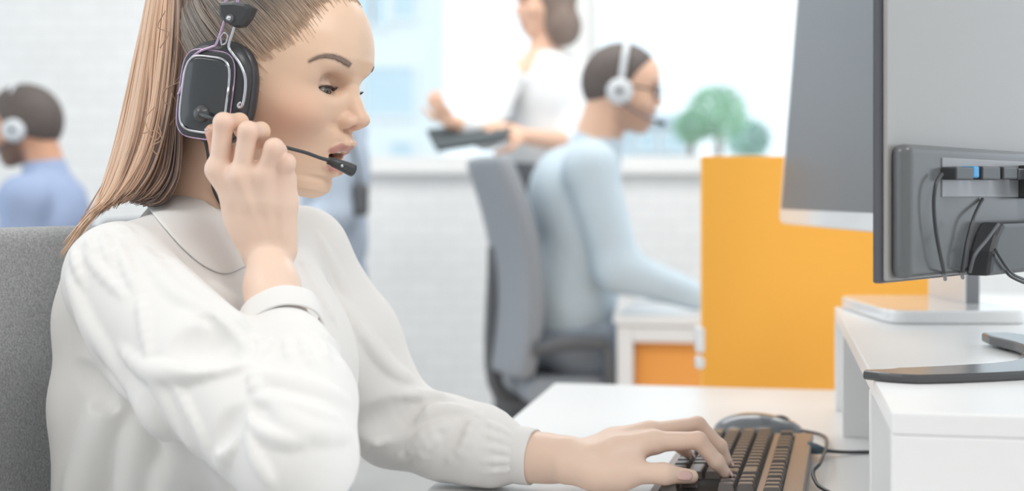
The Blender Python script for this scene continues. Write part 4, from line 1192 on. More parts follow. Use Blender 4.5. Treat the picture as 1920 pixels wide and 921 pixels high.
# dark core inside the tail
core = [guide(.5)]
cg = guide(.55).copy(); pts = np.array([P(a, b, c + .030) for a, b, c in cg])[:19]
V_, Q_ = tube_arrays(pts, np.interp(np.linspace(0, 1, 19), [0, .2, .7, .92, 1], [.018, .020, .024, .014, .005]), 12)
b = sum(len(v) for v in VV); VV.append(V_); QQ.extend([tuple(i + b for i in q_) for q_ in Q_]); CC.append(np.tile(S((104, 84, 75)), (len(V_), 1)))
VV = np.vstack(VV); CC = np.vstack(CC)
QQ = np.array(QQ)
me = np_mesh('hair', VV, QQ) if False else bpy.data.meshes.new('hair')
tri = QQ[:, 2] == QQ[:, 3]
me.from_pydata(VV.tolist(), [], [tuple(q_[:3]) if t else tuple(q_) for q_, t in zip(QQ.tolist(), tri)])
paint(me, CC)
hair = link('hair', me, M_hair, person, True)
bm = bmesh.new(); add_tube(bm, [TIE + WH.R @ np.array([math.cos(a) * .004, .021 * math.cos(a), .021 * math.sin(a)]) for a in np.linspace(0, 2 * math.pi, 20)], .006, 8)
from_bm('hair_tie', bm, M_black, hair, True)
# ================================================================ her headset
hs = thing('headset', 'black padded headset with silver rim and boom microphone on the woman in the white blouse', 'headset', tuple(WH.W((0, 0, .12))))
def near(px, py, y): return WH.px(px, py, y)
M_cush = mat('cushion', S((58, 58, 62)), .38, coat=.2); M_plate = mat('cup_plate', S((58, 62, 66)), .12, coat=.6)
CUPC = WH.loc(near(400, 171, -.094))
tiltc = math.radians(-4)
cx_ = np.array([math.cos(tiltc), 0, -math.sin(tiltc)]); cz_ = np.array([math.sin(tiltc), 0, math.cos(tiltc)])
def cupM(sg, y0):
    c = np.array([CUPC[0], 0, CUPC[2]])
    return frame_mat(WH.R @ cx_, WH.R @ np.array([0, sg, 0]), WH.R @ cz_, WH.W(c + [0, sg * y0, 0]))
def ring_shape(bm, out, M, levels):
    """stack of scaled outlines -> closed rounded solid; levels = [(offset along y, scale or inset)]"""
    o = np.array(out); rows = []
    L = np.linalg.norm(o, axis=1)
    for y_, ins in levels:
        s_ = (1 - ins / L)[:, None]; rows.append([bm.verts.new(M @ Vector((q_[0], y_, q_[1]))) for q_ in o * s_])
    n = len(o)
    for r0, r1 in zip(rows, rows[1:]):
        for i in range(n):
            j = (i + 1) % n; bm.faces.new((r0[i], r0[j], r1[j], r1[i]))
    bm.faces.new(rows[0][::-1]); bm.faces.new(rows[-1])
for sg in (-1, 1):
    out = superellipse(.0365, .0475, 2.7, 56)
    out = [(x_ - .05 * z_ * 0, z_) for x_, z_ in out]
    bm = bmesh.new(); ring_shape(bm, out, cupM(sg, .072), [(0, .010), (.0, .004), (.003, .0012), (.008, 0), (.013, .0012), (.0165, .005), (.0165, .009)]); from_bm('ear_cushion', bm, M_cush, hs, True)
    bm = bmesh.new(); ring_shape(bm, out, cupM(sg, .088), [(0, .0045), (.0, .0022), (.003, .0020), (.0075, .0034), (.0105, .0070), (.012, .011)]); from_bm('ear_cup', bm, M_black, hs, True)
# face plate with the silver rim, on the near cup
MP = cupM(-1, .0995)
pl = superellipse(.0215, .0325, 4.2, 56)
def warp_plate(q_): return (q_[0] - .0030 - .055 * (q_[1]) * 0, q_[1] - .0040)
pl = [warp_plate(q_) for q_ in pl]
ctr = np.array([-.0030, -.0040])
def inset(sc): return [tuple(ctr + (np.array(q_) - ctr) * sc) for q_ in pl]
bm = bmesh.new(); add_prism(bm, inset(1.22), 0, .0032, MP, .001, 2); from_bm('plate_surround', bm, M_black, hs, True)
bm = bmesh.new(); add_prism(bm, inset(1.0), .002, .0055, MP, .0012, 3); from_bm('face_plate', bm, M_plate, hs, True)
rim = [MP @ Vector((q_[0], .0042, q_[1])) for q_ in inset(1.045)]; rim = [np.array(v) for v in rim]
tube_obj('rim', rim + rim[:2], .0013, M_silver, hs, 8)
rim2 = [np.array(MP @ Vector((q_[0], .0025, q_[1]))) for q_ in inset(1.23)]
tube_obj('rim', rim2 + rim2[:2], .0007, M_mauve, hs, 6)
# wire yoke and slider block
def npts(l, y): return [near(a, b, y) for a, b in l]
yw = -.1035
tube_obj('yoke', npts([(424, 30), (417, 52), (406, 82), (398, 88), (376, 96), (356, 112), (346, 135), (342, 160), (334, 178)], yw), .0013, M_mauve, hs, 8, 40)
tube_obj('yoke', npts([(444, 34), (438, 56), (429, 86), (436, 100), (449, 118), (459, 142), (460, 168), (455, 196), (448, 202), (447, 196), (452, 192)], yw), .0013, M_silver, hs, 8, 48)
tube_obj('yoke', npts([(420, -30), (424, 0), (424, 30)], yw + .006), .0015, M_mauve, hs, 8, 8); tube_obj('yoke', npts([(448, -34), (446, 0), (444, 34)], yw + .006), .0015, M_mauve, hs, 8, 8)
tube_obj('spring', npts([(416, 86), (414, 70), (420, 62), (427, 66), (424, 80), (418, 84)], yw), .0008, M_silver, hs, 6, 26)
bo = [(408, 3), (409, 28), (418, 40), (436, 50), (450, 48), (462, 34), (471, 14), (458, 6), (436, 2)]
yb = -.094
b3 = [WH.loc(near(a, b, -.110)) for a, b in bo]
bm = bmesh.new(); add_prism(bm, [(q_[0], q_[2]) for q_ in b3], 0, .016, frame_mat(WH.R @ np.array([1., 0, 0]), WH.R @ np.array([0, -1., 0]), WH.R @ np.array([0, 0, 1.]), WH.W((0, yb, 0))), .003, 2)
from_bm('slider_block', bm, M_black, hs)
q0 = near(432, 35, -.109); yv = WH.R @ np.array([0, -1.0, 0])
tube_obj('bolt', [q0, q0 + yv * .003], [.0042, .0036], M_dgrey, hs, 16); tube_obj('bolt_head', [q0 + yv * .002, q0 + yv * .0042], .0022, M_silver, hs, 14)
# head band over the crown
ba = [WH.W((CUPC[0] + .017 - .012 * math.sin(a), -.100 * math.cos(a), .062 + .083 * math.sin(a))) for a in np.linspace(.42, math.pi - .42, 30)]
bm = bmesh.new(); 
T = np.gradient(np.array(ba), axis=0); 
rows = []
for p_, t_ in zip(ba, T):
    t_ = unit(t_); w_ = WH.R[:, 0]; n_ = np.cross(t_, w_)
    rows.append([bm.verts.new(Vector(p_ + w_ * a * .014 + n_ * b * .004)) for a, b in ((-1, -.5), (-.8, -1), (.8, -1), (1, -.5), (1, .5), (.8, 1), (-.8, 1), (-1, .5))])
for r0, r1 in zip(rows, rows[1:]):
    for i in range(8): bm.faces.new((r0[i], r0[(i + 1) % 8], r1[(i + 1) % 8], r1[i]))
bm.faces.new(rows[0]); bm.faces.new(rows[-1][::-1]); from_bm('headband', bm, M_cush, hs, True)
# boom pivot, boom, microphone
pv = near(379, 214, -.104)
bm = bmesh.new(); 
for a, r_ in ((0, .0075),):
    add_tube(bm, [pv + yv * 0, pv + yv * .002, pv + yv * .005, pv + yv * .0075], [.0078, .0078, .0062, .002], 20)
piv = from_bm('boom_pivot', bm, M_glossbk, hs, True)
boom = [pv + yv * .0045, P(394, 221, 1.222), P(425, 236, 1.222), P(458, 249, 1.224), P(495, 261, 1.226), P(535, 276, 1.232), P(572, 286, 1.242), P(600, 296, 1.250), P(622, 302, 1.255)]
tube_obj('boom', boom, [.0022, .0020, .0017, .0017, .0017, .0017, .0017, .0017, .0020], M_black, hs, 10, 40)
m0, m1 = P(616, 301, 1.254), P(664, 320, 1.268)
ax = unit(m1 - m0)
tube_obj('microphone', [m0, m0 + ax * .004, m0 + ax * .0045, m0 + ax * .010, m1 - ax * .004, m1 - ax * .001, m1], [.0036, .0036, .0043, .0047, .0062, .0062, .0048], M_black, hs, 20)
mv = P(641, 311, 1.2545)
tube_obj('microphone_vent', [mv, mv + [0, .003, 0]], .0014, M_silver, hs, 12)
# cable from the cup down inside the collar
tube_obj('cable', [near(381, 252, -.099), P(390, 285, 1.262), P(395, 330, 1.288), P(404, 362, 1.300), P(418, 386, 1.305), P(436, 402, 1.305), P(462, 420, 1.30)], .0018, M_black, hs, 8, 40)
# ================================================================ the colleagues, farther back
def bg_hand(F, w, d, nrm, s_=1.0, curl=.5):
    d = unit(d); nrm = unit(np.asarray(nrm) - d * (np.asarray(nrm) @ d)); sd = np.cross(d, nrm)
    F.add(p_ell(w + d * .045 * s_, (.050 * s_, .040 * s_, .017 * s_), np.stack([d, sd, nrm], 1)), .012)
    for i, L in enumerate((.070, .080, .074, .058)):
        b = w + d * .082 * s_ + sd * (-.030 + .020 * i) * s_; a1 = curl * .5; a2 = curl * 1.2
        m = b + (d * math.cos(a1) - nrm * math.sin(a1)) * L * .5 * s_; e = m + (d * math.cos(a2) - nrm * math.sin(a2)) * L * .5 * s_
        F.chain([b, m, e], [.0095 * s_, .0088 * s_, .0072 * s_], .005)
    b = w + d * .025 * s_ - sd * .030 * s_
    F.chain([b, b + (d * .6 - sd * .7 - nrm * .2) * .045 * s_, b + (d * 1.1 - sd * .8 - nrm * .35) * .065 * s_], [.012 * s_, .0105 * s_, .008 * s_], .008)
def skin_mat(name, c): return mat(name, S(c), .5, attr='Col', sss=.1)
def bg_body(F, lo, hi, head, m, parent, skin, beard=None, scalp=None, h=.0065):
    V, Q = F.mesh(lo, hi, h); V = F.project(V, 1)
    me = np_mesh('body', V, Q); c = np.tile(S(skin), (len(V), 1)); q = head.loc(V)
    def mx(col_, mm):
        nonlocal c
        mm = np.clip(mm, 0, 1)[:, None]; c = c * (1 - mm) + np.array(S(col_)) * mm
    near_ = np.linalg.norm(q - [0, 0, .02], axis=1) < .16
    mx((200, 130, 120), near_ * np.exp(-(((q - [.098, 0, -.045]) / [.012, .022, .012]) ** 2).sum(1)))
    ay_ = np.abs(q[:, 1])
    mx((110, 84, 76), near_ * np.exp(-(((np.stack([q[:, 0], ay_, q[:, 2]], 1) - [.088, .034, .046]) / [.014, .020, .004]) ** 2).sum(1)))
    mx((90, 76, 74), near_ * np.exp(-(((np.stack([q[:, 0], ay_, q[:, 2]], 1) - [.080, .033, .019]) / [.010, .014, .004]) ** 2).sum(1)))
    if beard is not None:
        bm_ = near_ * sstep(-.012, -.030, q[:, 2] - .25 * np.maximum(0, .05 - q[:, 0])) * sstep(-.02, .015, q[:, 0]) * (1 - np.exp(-(((q - [.097, 0, -.045]) / [.014, .022, .008]) ** 2).sum(1)))
        mx(beard[0], bm_ * beard[1])
    paint(me, c); return link('body', me, m, parent, True)
def cloth(name, F, lo, hi, m, parent, h=.0085):
    V, Q = F.mesh(lo, hi, h); return link(name, np_mesh(name, V, Q), m, parent, True)
def hair_cap(head, fn, th, m, parent, extra=None):
    F = Field(); F.add(head.cap(fn, th), 0)
    if extra:
        for p in extra: F.add(p, .02)
    V, Q = F.mesh(head.O - .2, head.O + .2, .006); return link('hair', np_mesh('hair', V, Q), m, parent, True)
def short_hair(x, ay, z):
    front = (x - (.036 + .72 * (z - .035))) * .8
    side = np.where(x > .012, .018 + .45 * (x - .012) - z, -.045 + .55 * np.maximum(x + .07, 0) - z)
    return np.maximum(front, side * .8)
M_hairdk = mat('dark_hair', S((92, 82, 78)), .6, noise=(160, .25)); M_hairbr = mat('bob_hair', S((128, 110, 100)), .55, noise=(120, .2, (1, 1, .15)))
M_chair2 = mat('chair_grey', S((146, 150, 156)), .7)
M_cupw = mat('headset_grey', S((214, 218, 222)), .35)
def bg_headset(head, label, sg, boom_dir=1):
    t = thing('headset', label, 'headset', tuple(head.W((0, 0, .13))), 0, 'light grey call headsets of the colleagues')
    for s_ in (-1, 1):
        def pw(x_, y_, z_): return head.W((x_, s_ * y_, z_))
        n_ = head.R @ np.array([0, s_, 0.])
        tube_obj('ear_cup', [pw(.004, .074, .006), pw(.004, .080, .006), pw(.004, .094, .006), pw(.004, .099, .006)], [.031, .037, .034, .020], M_cupw, t, 28)
        tube_obj('ear_cushion', [pw(.004, .066, .006), pw(.004, .070, .006), pw(.004, .078, .006)], [.030, .036, .034], M_dgrey, t, 28)
        tube_obj('cup_badge', [pw(.004, .0975, .006), pw(.004, .1005, .006)], .009, M_dgrey, t, 16)
    ba = [head.W((.004, -.088 * math.cos(a), .03 + .116 * math.sin(a))) for a in np.linspace(0, math.pi, 28)]
    tube_obj('headband', ba, .0085, M_cupw, t, 10, None, .45)
    tube_obj('boom', [head.W((.004, sg * .094, -.012)), head.W((.05, sg * .088, -.040)), head.W((.095, sg * .055, -.052)), head.W((.112, sg * .03, -.054))], [.003, .003, .003, .003], M_dgrey, t, 8, 16)
    tube_obj('microphone', [head.W((.106, sg * .036, -.054)), head.W((.110, sg * .030, -.054)), head.W((.124, sg * .012, -.056))], [.005, .008, .007], M_black, t, 12)
    return t
# ---------------------------------------------------------------- the man at the desk beyond the partition
YM = 3.86
mh = Head(P(1160, 180, YM - .02), math.radians(6), math.radians(8), 0, 1.08, True, False)
man = thing('person', 'man with glasses in a light blue shirt sitting at the far desk', 'person', tuple(P(1065, 640, YM)))
sk1 = skin_mat('skin_man', (226, 184, 158))
F = Field(); F.add(mh.prim(), .01)
nb = P(1112, 290, YM)
F.chain([mh.W((-.022, 0, -.02)), nb], [.060, .066], .02)
for sg in (-1, 1):
    F.add(p_ell(mh.W((0, sg * .078, 0)), (.018, .008, .032)), .006)
tc_ = P(1088, 430, YM)
F.add(p_ell(tc_, (.10, .15, .20)), .04); F.add(p_ell(P(1066, 580, YM), (.10, .14, .14)), .05)
sh_, el_, wr_ = {}, {}, {}
for sg in (-1, 1):
    yy = YM + sg * .185
    sh_[sg] = P(1100, 318, YM) * [1, 0, 1] + [0, yy, 0]; el_[sg] = P(1160, 505, yy - sg * -.02); wr_[sg] = np.array([.515, yy + sg * .02, .79])
    F.chain([nb, sh_[sg], el_[sg], wr_[sg]], [.05, .045, .036, .026], .02)
    bg_hand(F, wr_[sg], [1, -.05 * sg, -.12], [0, 0, 1], 1.05, .6)
bg_body(F, (-.1, 3.45, .5), (.75, 4.25, 1.55), mh, sk1, man, (228, 186, 160), ((150, 118, 104), .6))
SHF = Field(); SHF.add(p_ell(tc_, (.128, .185, .235)), .04); SHF.add(p_ell(P(1062, 560, YM), (.135, .175, .17)), .06)
SHF.add(p_ell(tc_ + [-.055, 0, .09], (.09, .15, .13)), .05)
for sg in (-1, 1):
    SHF.chain([nb + [0, 0, -.02], sh_[sg]], [.062, .068], .03)
    SHF.chain([sh_[sg], el_[sg], wr_[sg] + [-.03, 0, 0]], [.070, .060, .038], .03)
SHF.add(p_cone(nb + [0, 0, -.03], nb + [.012, 0, .028], .078, .072), .012)
M_shirt1 = mat('light_blue_shirt', S((198, 213, 223)), .8, noise=(9, .05)); 
cloth('shirt', SHF, (-.15, 3.45, .55), (.62, 4.25, 1.35), M_shirt1, man)
TRF = Field(); TRF.add(p_ell(P(1066, 630, YM), (.14, .17, .09)), .04)
for sg in (-1, 1):
    hp = P(1070, 652, YM) + [0, sg * .085, 0]; kn = hp + [.40, sg * .02, -.05]; TRF.chain([hp, kn, kn + [.04, 0, -.46]], [.078, .060, .045], .03)
    an = kn + [.04, 0, -.475]; TRF.chain([an, an + [.13, 0, -.035]], [.045, .035], .02)
cloth('trousers', TRF, (-.1, 3.5, .01), (.85, 4.2, .8), mat('blue_grey_trousers', S((150, 160, 172)), .85), man, .011)
hair_cap(mh, short_hair, .008, M_hairdk, man)
bg_headset(mh, 'light grey headset on the man with glasses', -1)
gl_ = thing('glasses', 'dark framed glasses on the man at the far desk', 'glasses', tuple(mh.W((.1, 0, .02))))
for sg in (-1, 1):
    ring = [mh.W((.104 - .10 * max(0, .03 * abs(math.cos(a)) if False else 0) - .012 * (1 + math.cos(a)) * .5, sg * (.033 + .024 * math.cos(a)), .018 + .018 * math.sin(a))) for a in np.linspace(0, 2 * math.pi, 24)]
    tube_obj('rim', ring, .0026, M_black, gl_, 8)
    tube_obj('temple', [mh.W((.093, sg * .058, .022)), mh.W((.05, sg * .078, .024)), mh.W((-.002, sg * .082, .026))], .0026, M_black, gl_, 8)
tube_obj('bridge', [mh.W((.100, -.010, .022)), mh.W((.106, 0, .025)), mh.W((.100, .010, .022))], .0024, M_black, gl_, 8)
# ---- his chair
def office_chair(label, c, yaw, zs, m, top, group=None):
    f = np.array([math.cos(yaw), math.sin(yaw), 0]); l = np.array([-math.sin(yaw), math.cos(yaw), 0]); M_ = frame_mat(f, l, ZU, c)
    t = thing('office_chair', label, 'chair', tuple(c), 0, group)
    n, mm = 18, 16; V = []
    for i in range(n):
        s_ = i / (n - 1) * 2 - 1
        for j in range(mm):
            zt = j / (mm - 1); w_ = .235 * (1 - .18 * abs(2 * zt - 1) ** 3)
            V.append(np.asarray(c) + f * (-.255 + .045 * s_ * s_ - .07 * zt + .05 * math.sin(zt * 3.0)) + l * s_ * w_ + np.array([0, 0, zs + .0 + (top - zs) * zt]))
    Qd = [(i * mm + j, i * mm + j + 1, (i + 1) * mm + j + 1, (i + 1) * mm + j) for i in range(n - 1) for j in range(mm - 1)]
    bk = link('backrest', np_mesh('backrest', V, Qd), m, t, True)
    s_ = bk.modifiers.new('thick', 'SOLIDIFY'); s_.thickness = .05; s_.offset = 0
    bv = bk.modifiers.new('round', 'BEVEL'); bv.width = .016; bv.segments = 3; bv.limit_method = 'ANGLE'
    box_obj('seat', (-.21, -.20, zs - .075), (.25, .20, zs), m, t, M_, .028, 3, True)
    tube_obj('back_spine', [np.asarray(c) + f * -.08 + [0, 0, zs - .09], np.asarray(c) + f * -.26 + [0, 0, zs - .05], np.asarray(c) + f * -.265 + [0, 0, zs + .34]], .020, M_dgrey, t, 10, 14)
    for sg in (-1, 1):
        b = np.asarray(c) + l * .225 * sg
        tube_obj('armrest', [b + f * -.20 + [0, 0, zs + .080], b + f * -.10 + [0, 0, zs + .096], b + f * -.01 + [0, 0, zs + .094]], [.018, .022, .018], M_dgrey, t, 10, 12)
        tube_obj('arm_post', [b + f * -.01 + [0, 0, zs + .095], b + f * -.0 + [0, 0, zs], b - l * .06 * sg + [0, 0, zs - .07]], .015, M_dgrey, t, 8, 10)
    tube_obj('column', [np.asarray(c) + [0, 0, .09], np.asarray(c) + [0, 0, zs - .075]], [.030, .024], M_dgrey, t, 12)
    for k in range(5):
        a = k * 2 * math.pi / 5 + .5; d = f * math.cos(a) + l * math.sin(a); wv = np.cross(d, ZU)
        tube_obj('base_arm', [np.asarray(c) + [0, 0, .105], np.asarray(c) + d * .30 + [0, 0, .078]], [.024, .015], M_dgrey, t, 8)
        tube_obj('caster', [np.asarray(c) + d * .29 + wv * .02 + [0, 0, .03], np.asarray(c) + d * .29 - wv * .02 + [0, 0, .03]], .029, M_black, t, 12)
    return t
cc = P(1066, 640, YM); office_chair('dark grey office chair of the man in the light blue shirt', (cc[0] + .055, YM, 0), math.radians(11), .575, M_chair2, 1.16)
# ---------------------------------------------------------------- the standing woman
YS = 4.55
sw = thing('person', 'standing woman with a brown bob in a white v-neck blouse holding a dark folder', 'person', (P(1000, 400, YS)[0], YS, 0))
wh2 = Head(P(1026, 16, YS), math.radians(166), math.radians(6), 0, 1.0, False, False)
F = Field(); F.add(wh2.prim(), .01)
nb = P(1018, 112, YS); fd = unit([-.72, -.70, 0]); ld = np.array([-fd[1], fd[0], 0]); R2 = np.stack([fd, ld, ZU], 1)
F.chain([wh2.W((-.02, 0, -.02)), nb], [.050, .055], .02)
tc_ = P(1015, 200, YS)
F.add(p_ell(tc_, (.075, .13, .17), R2), .04); F.add(p_ell(P(1008, 330, YS), (.09, .14, .16), R2), .05)
F.add(p_ell(nb + fd * .052 + [0, 0, -.035], (.030, .042, .060), R2), .02)
sR, sL = P(950, 142, YS - .07), P(1084, 142, YS + .02)          # image left, image right
eR, wR = P(912, 250, YS - .20), P(842, 228, YS - .28); eL, wL = P(1066, 266, YS - .12), P(985, 256, YS - .26)
F.chain([nb - [0, 0, .03], sR, eR, wR], [.045, .04, .032, .022], .02); F.chain([nb - [0, 0, .03], sL, eL, wL], [.045, .04, .033, .024], .02)
bg_hand(F, wR, P(818, 195, YS - .30) - wR, [-.5, -.8, 0], .72, .9); bg_hand(F, wL, P(945, 246, YS - .28) - wL, [0, -.6, .5], .95, .7)
bg_body(F, (-.35, 4.1, .7), (.35, 4.75, 1.85), wh2, skin_mat('skin_standing', (232, 190, 165)), sw, (232, 188, 162))
B2 = Field(); B2.add(p_ell(tc_, (.105, .155, .20), R2), .04); B2.add(p_ell(P(1010, 285, YS), (.115, .155, .13), R2), .05)
B2.chain([nb + [0, 0, -.055], sR], [.055, .052], .03); B2.chain([nb + [0, 0, -.055], sL], [.055, .054], .03)
B2.chain([sR, eR, (eR + wR) / 2], [.055, .050, .040], .02); B2.chain([sL, sL * .25 + eL * .75, eL], [.058, .054, .050], .02)
B2.add(p_cone(nb + fd * .10 + [0, 0, .01], nb + fd * .10 + [0, 0, -.09], .050, .012), .012, 's')
cloth('blouse', B2, (-.30, 4.15, 1.05), (.35, 4.75, 1.62), mat('white_blouse_far', S((228, 229, 230)), .8), sw)
T2 = Field(); T2.add(p_ell(P(1006, 335, YS), (.115, .155, .13), R2), .04)
for sg in (-1, 1):
    hp = P(1002, 370, YS) + ld * .085 * sg; T2.chain([hp, hp + [-.02, 0, -.48], hp + [-.02, .02, -.94]], [.088, .062, .048], .03); T2.chain([hp + [-.02, .02, -.96], hp + fd * .13 + [-.02, .02, -1.0]], [.045, .032], .02)
cloth('trousers', T2, (-.25, 4.2, .0), (.35, 4.9, 1.25), mat('dark_trousers', S((104, 106, 110)), .85), sw, .011)
def bob(x, ay, z): return np.maximum(np.maximum((x - (.052 + .35 * np.maximum(z - .05, 0) - .25 * np.maximum(.03 - z, 0))) * .85, -.112 - z - .25 * np.maximum(-x, 0)), -1)
hair_cap(wh2, bob, .010, M_hairbr, sw, [p_ell(wh2.W((-.022, .056, -.062)), (.052, .036, .074), wh2.R), p_ell(wh2.W((-.022, -.056, -.062)), (.052, .036, .074), wh2.R), p_ell(wh2.W((-.058, 0, -.060)), (.05, .065, .068), wh2.R)])
fq = [P(800, 246, YS - .22), P(966, 226, YS - .22), P(948, 262, YS - .36), P(819, 282, YS - .36)]
nn = unit(np.cross(fq[1] - fq[0], fq[3] - fq[0]))
bm = bmesh.new(); a_ = [bm.verts.new(Vector(v + nn * .007)) for v in fq]; b_ = [bm.verts.new(Vector(v - nn * .007)) for v in fq]
bm.faces.new(a_); bm.faces.new(b_[::-1])
for i in range(4): bm.faces.new((a_[i], b_[i], b_[(i + 1) % 4], a_[(i + 1) % 4]))
bmesh.ops.bevel(bm, geom=list(bm.edges), offset=.003, segments=2, affect='EDGES')
fo = from_bm('folder', bm, mat('folder_dark', S((88, 94, 97)), .8, spec=.2)); tag(fo, 'dark grey flat folder held by the standing woman', 'folder')
# ---------------------------------------------------------------- the man at the left edge
YL = 4.3
lm_ = thing('person', 'bearded dark-haired man in a blue shirt behind the grey padded chair', 'person', tuple(P(70, 620, YL)))
lh = Head(P(52, 250, YL), math.radians(184), math.radians(10), 0, 1.06, True, False)
F = Field(); F.add(lh.prim(), .01); nb = P(92, 335, YL)
F.chain([lh.W((-.022, 0, -.02)), nb], [.058, .062], .02)
for sg in (-1, 1): F.add(p_ell(lh.W((0, sg * .078, 0)), (.018, .008, .032)), .006)
tc_ = P(82, 445, YL); F.add(p_ell(tc_, (.10, .15, .19)), .04); F.add(p_ell(P(85, 580, YL), (.10, .14, .14)), .05)
W1 = {}
for sg in (-1, 1):
    yy = YL + sg * .185; s0 = P(82, 375, YL) * [1, 0, 1] + [0, yy, 0]; e0 = P(35, 470, yy); w0 = np.array([P(-60, 470, yy)[0], yy - sg * .04, .86]); W1[sg] = (s0, e0, w0)
    F.chain([nb, s0, e0, w0], [.05, .045, .036, .026], .02); bg_hand(F, w0, [-1, -.1 * sg, -.1], [0, 0, 1], 1.0, .6)
bg_body(F, (-2.05, 3.85, .5), (-1.2, 4.75, 1.45), lh, skin_mat('skin_left', (214, 160, 130)), lm_, (212, 160, 130), ((92, 74, 66), .85))
SHF = Field(); SHF.add(p_ell(tc_, (.128, .185, .215)), .04); SHF.add(p_ell(P(86, 560, YL), (.135, .175, .16)), .06); SHF.add(p_ell(tc_ + [.04, 0, .06], (.09, .15, .13)), .05)
for sg in (-1, 1):
    s0, e0, w0 = W1[sg]; SHF.chain([nb + [0, 0, -.03], s0], [.060, .068], .03); SHF.chain([s0, e0, w0 + [.03, 0, 0]], [.070, .058, .036], .03)
SHF.add(p_cone(nb + [0, 0, -.03], nb + [-.012, 0, .02], .078, .070), .012)
cloth('shirt', SHF, (-2.05, 3.9, .6), (-1.2, 4.7, 1.25), mat('blue_shirt', S((160, 176, 208)), .8, noise=(9, .06)), lm_)
TRF = Field(); TRF.add(p_ell(P(85, 625, YL), (.14, .17, .09)), .04)
for sg in (-1, 1):
    hp = P(82, 630, YL) + [0, sg * .09, 0]; kn = hp + [-.40, sg * .03, -.02]; TRF.chain([hp, kn, kn + [-.04, 0, -.44]], [.085, .065, .045], .03); an = kn + [-.04, 0, -.47]; TRF.chain([an, an + [-.13, 0, -.035]], [.045, .035], .02)
cloth('trousers', TRF, (-2.2, 3.95, .01), (-1.2, 4.65, .78), mat('dark_blue_trousers', S((90, 98, 116)), .85), lm_, .011)
hair_cap(lh, short_hair, .017, M_hairdk, lm_)
bg_headset(lh, 'light grey headset on the bearded man at the left edge', 1)
cc = P(85, 640, YL); office_chair('dark grey office chair under the bearded man in the blue shirt', (cc[0] - .02, YL, 0), math.radians(180), .535, M_chair, .98)
# ---------------------------------------------------------------- a colleague almost hidden behind the woman's face
YH = 4.75
hp_ = thing('person', 'person in blue-grey clothes mostly hidden behind the face of the woman in the white blouse', 'person', tuple(P(620, 640, YH)))
hh = Head(P(622, 118, YH), math.radians(178), math.radians(6), 0, 1.0, True, False)
F = Field(); F.add(hh.prim(), .01); nb = P(640, 205, YH); F.chain([hh.W((-.022, 0, -.02)), nb], [.056, .06], .02)
tc_ = P(628, 320, YH); F.add(p_ell(tc_, (.09, .14, .2)), .04); F.add(p_ell(P(622, 480, YH), (.1, .14, .16)), .05)
W1 = {}
for sg in (-1, 1):
    yy = YH + sg * .18; s0 = P(640, 245, YH) * [1, 0, 1] + [0, yy, 0]; e0 = P(628, 400, yy); w0 = P(540, 420, yy - .05); W1[sg] = (s0, e0, w0); F.chain([nb, s0, e0, w0], [.05, .045, .036, .026], .02); bg_hand(F, w0, [-1, 0, .1], [0, 0, 1], 1.0, .6)
bg_body(F, (-1.0, 4.3, .6), (-.3, 5.2, 1.75), hh, skin_mat('skin_hidden', (222, 180, 155)), hp_, (222, 180, 155))
SHF = Field(); SHF.add(p_ell(tc_, (.120, .18, .22)), .04); SHF.add(p_ell(P(622, 450, YH), (.125, .17, .17)), .06)
for sg in (-1, 1):
    s0, e0, w0 = W1[sg]; SHF.chain([nb + [0, 0, -.03], s0], [.058, .064], .03); SHF.chain([s0, e0, w0 + [.03, 0, 0]], [.066, .056, .036], .03)
cloth('shirt', SHF, (-1.0, 4.35, .75), (-.3, 5.15, 1.5), mat('grey_blue_shirt', S((188, 200, 216)), .8, noise=(9, .06)), hp_)
TRF = Field(); TRF.add(p_ell(P(620, 520, YH), (.125, .17, .12)), .04)
for sg in (-1, 1):
    hq = P(620, 545, YH) + ZU * 0 + [0, sg * .09, 0]; TRF.chain([hq, hq + [-.03, 0, -.42], hq + [.0, 0, -.78 + .05]], [.088, .064, .048], .03); TRF.chain([hq + [0, 0, -.66], hq + [-.13, 0, -.70]], [.045, .032], .02)
cloth('trousers', TRF, (-.95, 4.4, .0), (-.3, 5.15, 1.05), mat('blue_jeans', S((164, 180, 204)), .85), hp_, .011)
hair_cap(hh, short_hair, .010, M_hairdk, hp_)
bag = thing('shoulder_bag', 'small dark bag hanging beside the blue-grey clothed person behind the woman\'s chin', 'bag', tuple(P(680, 372, YH - .14)))
BGF = Field(); bc_ = P(676, 374, YH - .16); BGF.add(p_box(bc_, (.026, .04, .055), .018, np.eye(3)), .01)
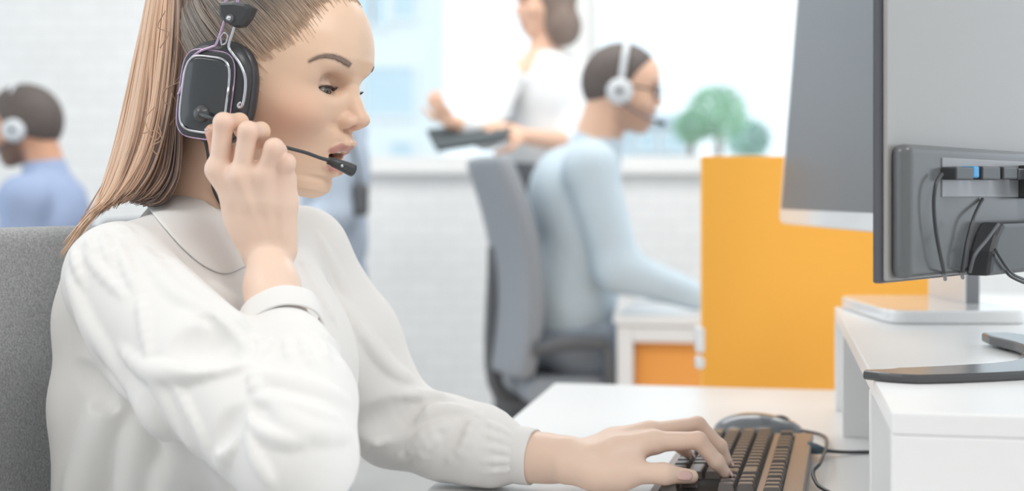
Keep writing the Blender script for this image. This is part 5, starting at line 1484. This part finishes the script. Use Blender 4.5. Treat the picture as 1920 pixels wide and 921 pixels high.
V, Q = BGF.mesh(bc_ - .09, bc_ + .09, .005); link('pouch', np_mesh('pouch', V, Q), M_dgrey, bag, True)
tube_obj('strap', [bc_ + [0, -.02, .05], P(668, 300, YH - .21), P(648, 232, YH - .17), P(660, 300, YH + .02), bc_ + [0, .02, .05]], .005, M_dgrey, bag, 6, 24)
# ================================================================ camera, light, render look
cd = bpy.data.cameras.new('camera'); cam = bpy.data.objects.new('camera', cd); COL.objects.link(cam)
cd.sensor_width = 36; cd.lens = FPX / 1920 * 36; cd.shift_y = -(460.5 - HY) / 1920
cam.location = (0, 0, CZ); cam.rotation_euler = (math.pi / 2, 0, 0); cd.clip_start = .05; cd.clip_end = 300
cd.dof.use_dof = True; cd.dof.focus_distance = 1.30; cd.dof.aperture_fstop = 3.6
scene.camera = cam
w = bpy.data.worlds.new('sky'); scene.world = w; w.use_nodes = True
nt = w.node_tree; bg = nt.nodes['Background']
bg.inputs['Color'].default_value = (*S((232, 243, 252)), 1); bg.inputs['Strength'].default_value = WORLD
def area(name, loc, target, size, power, col=(1, 1, 1)):
    l = bpy.data.lights.new(name, 'AREA'); l.shape = 'RECTANGLE'; l.size, l.size_y = size; l.energy = power; l.color = col
    o = bpy.data.objects.new(name, l); COL.objects.link(o); o.location = loc
    o.rotation_euler = (Vector(target) - Vector(loc)).to_track_quat('-Z', 'Y').to_euler(); return o
area('overhead_fill', (.9, .2, 2.95), (.0, 1.2, .9), (1.6, 1.0), L1, (1, .98, .95))  # unseen light added above to brighten her front and forehead
area('overhead_fill', (-1.6, .6, 2.95), (-.4, 1.4, .9), (1.2, 1.2), L2, (1, .98, .95))  # unseen light added at upper left to model the hand and blouse
area('overhead_fill', (.2, 4.0, 2.95), (.2, 4.3, .0), (3.2, 1.4), L3, (1, .99, .97))  # unseen light added to brighten the back wall and colleagues
vs = scene.view_settings
scene.display_settings.display_device = 'sRGB'
vs.view_transform = 'Standard'; vs.look = 'None'; vs.exposure = EXPO; vs.gamma = 1; vs.use_curve_mapping = False
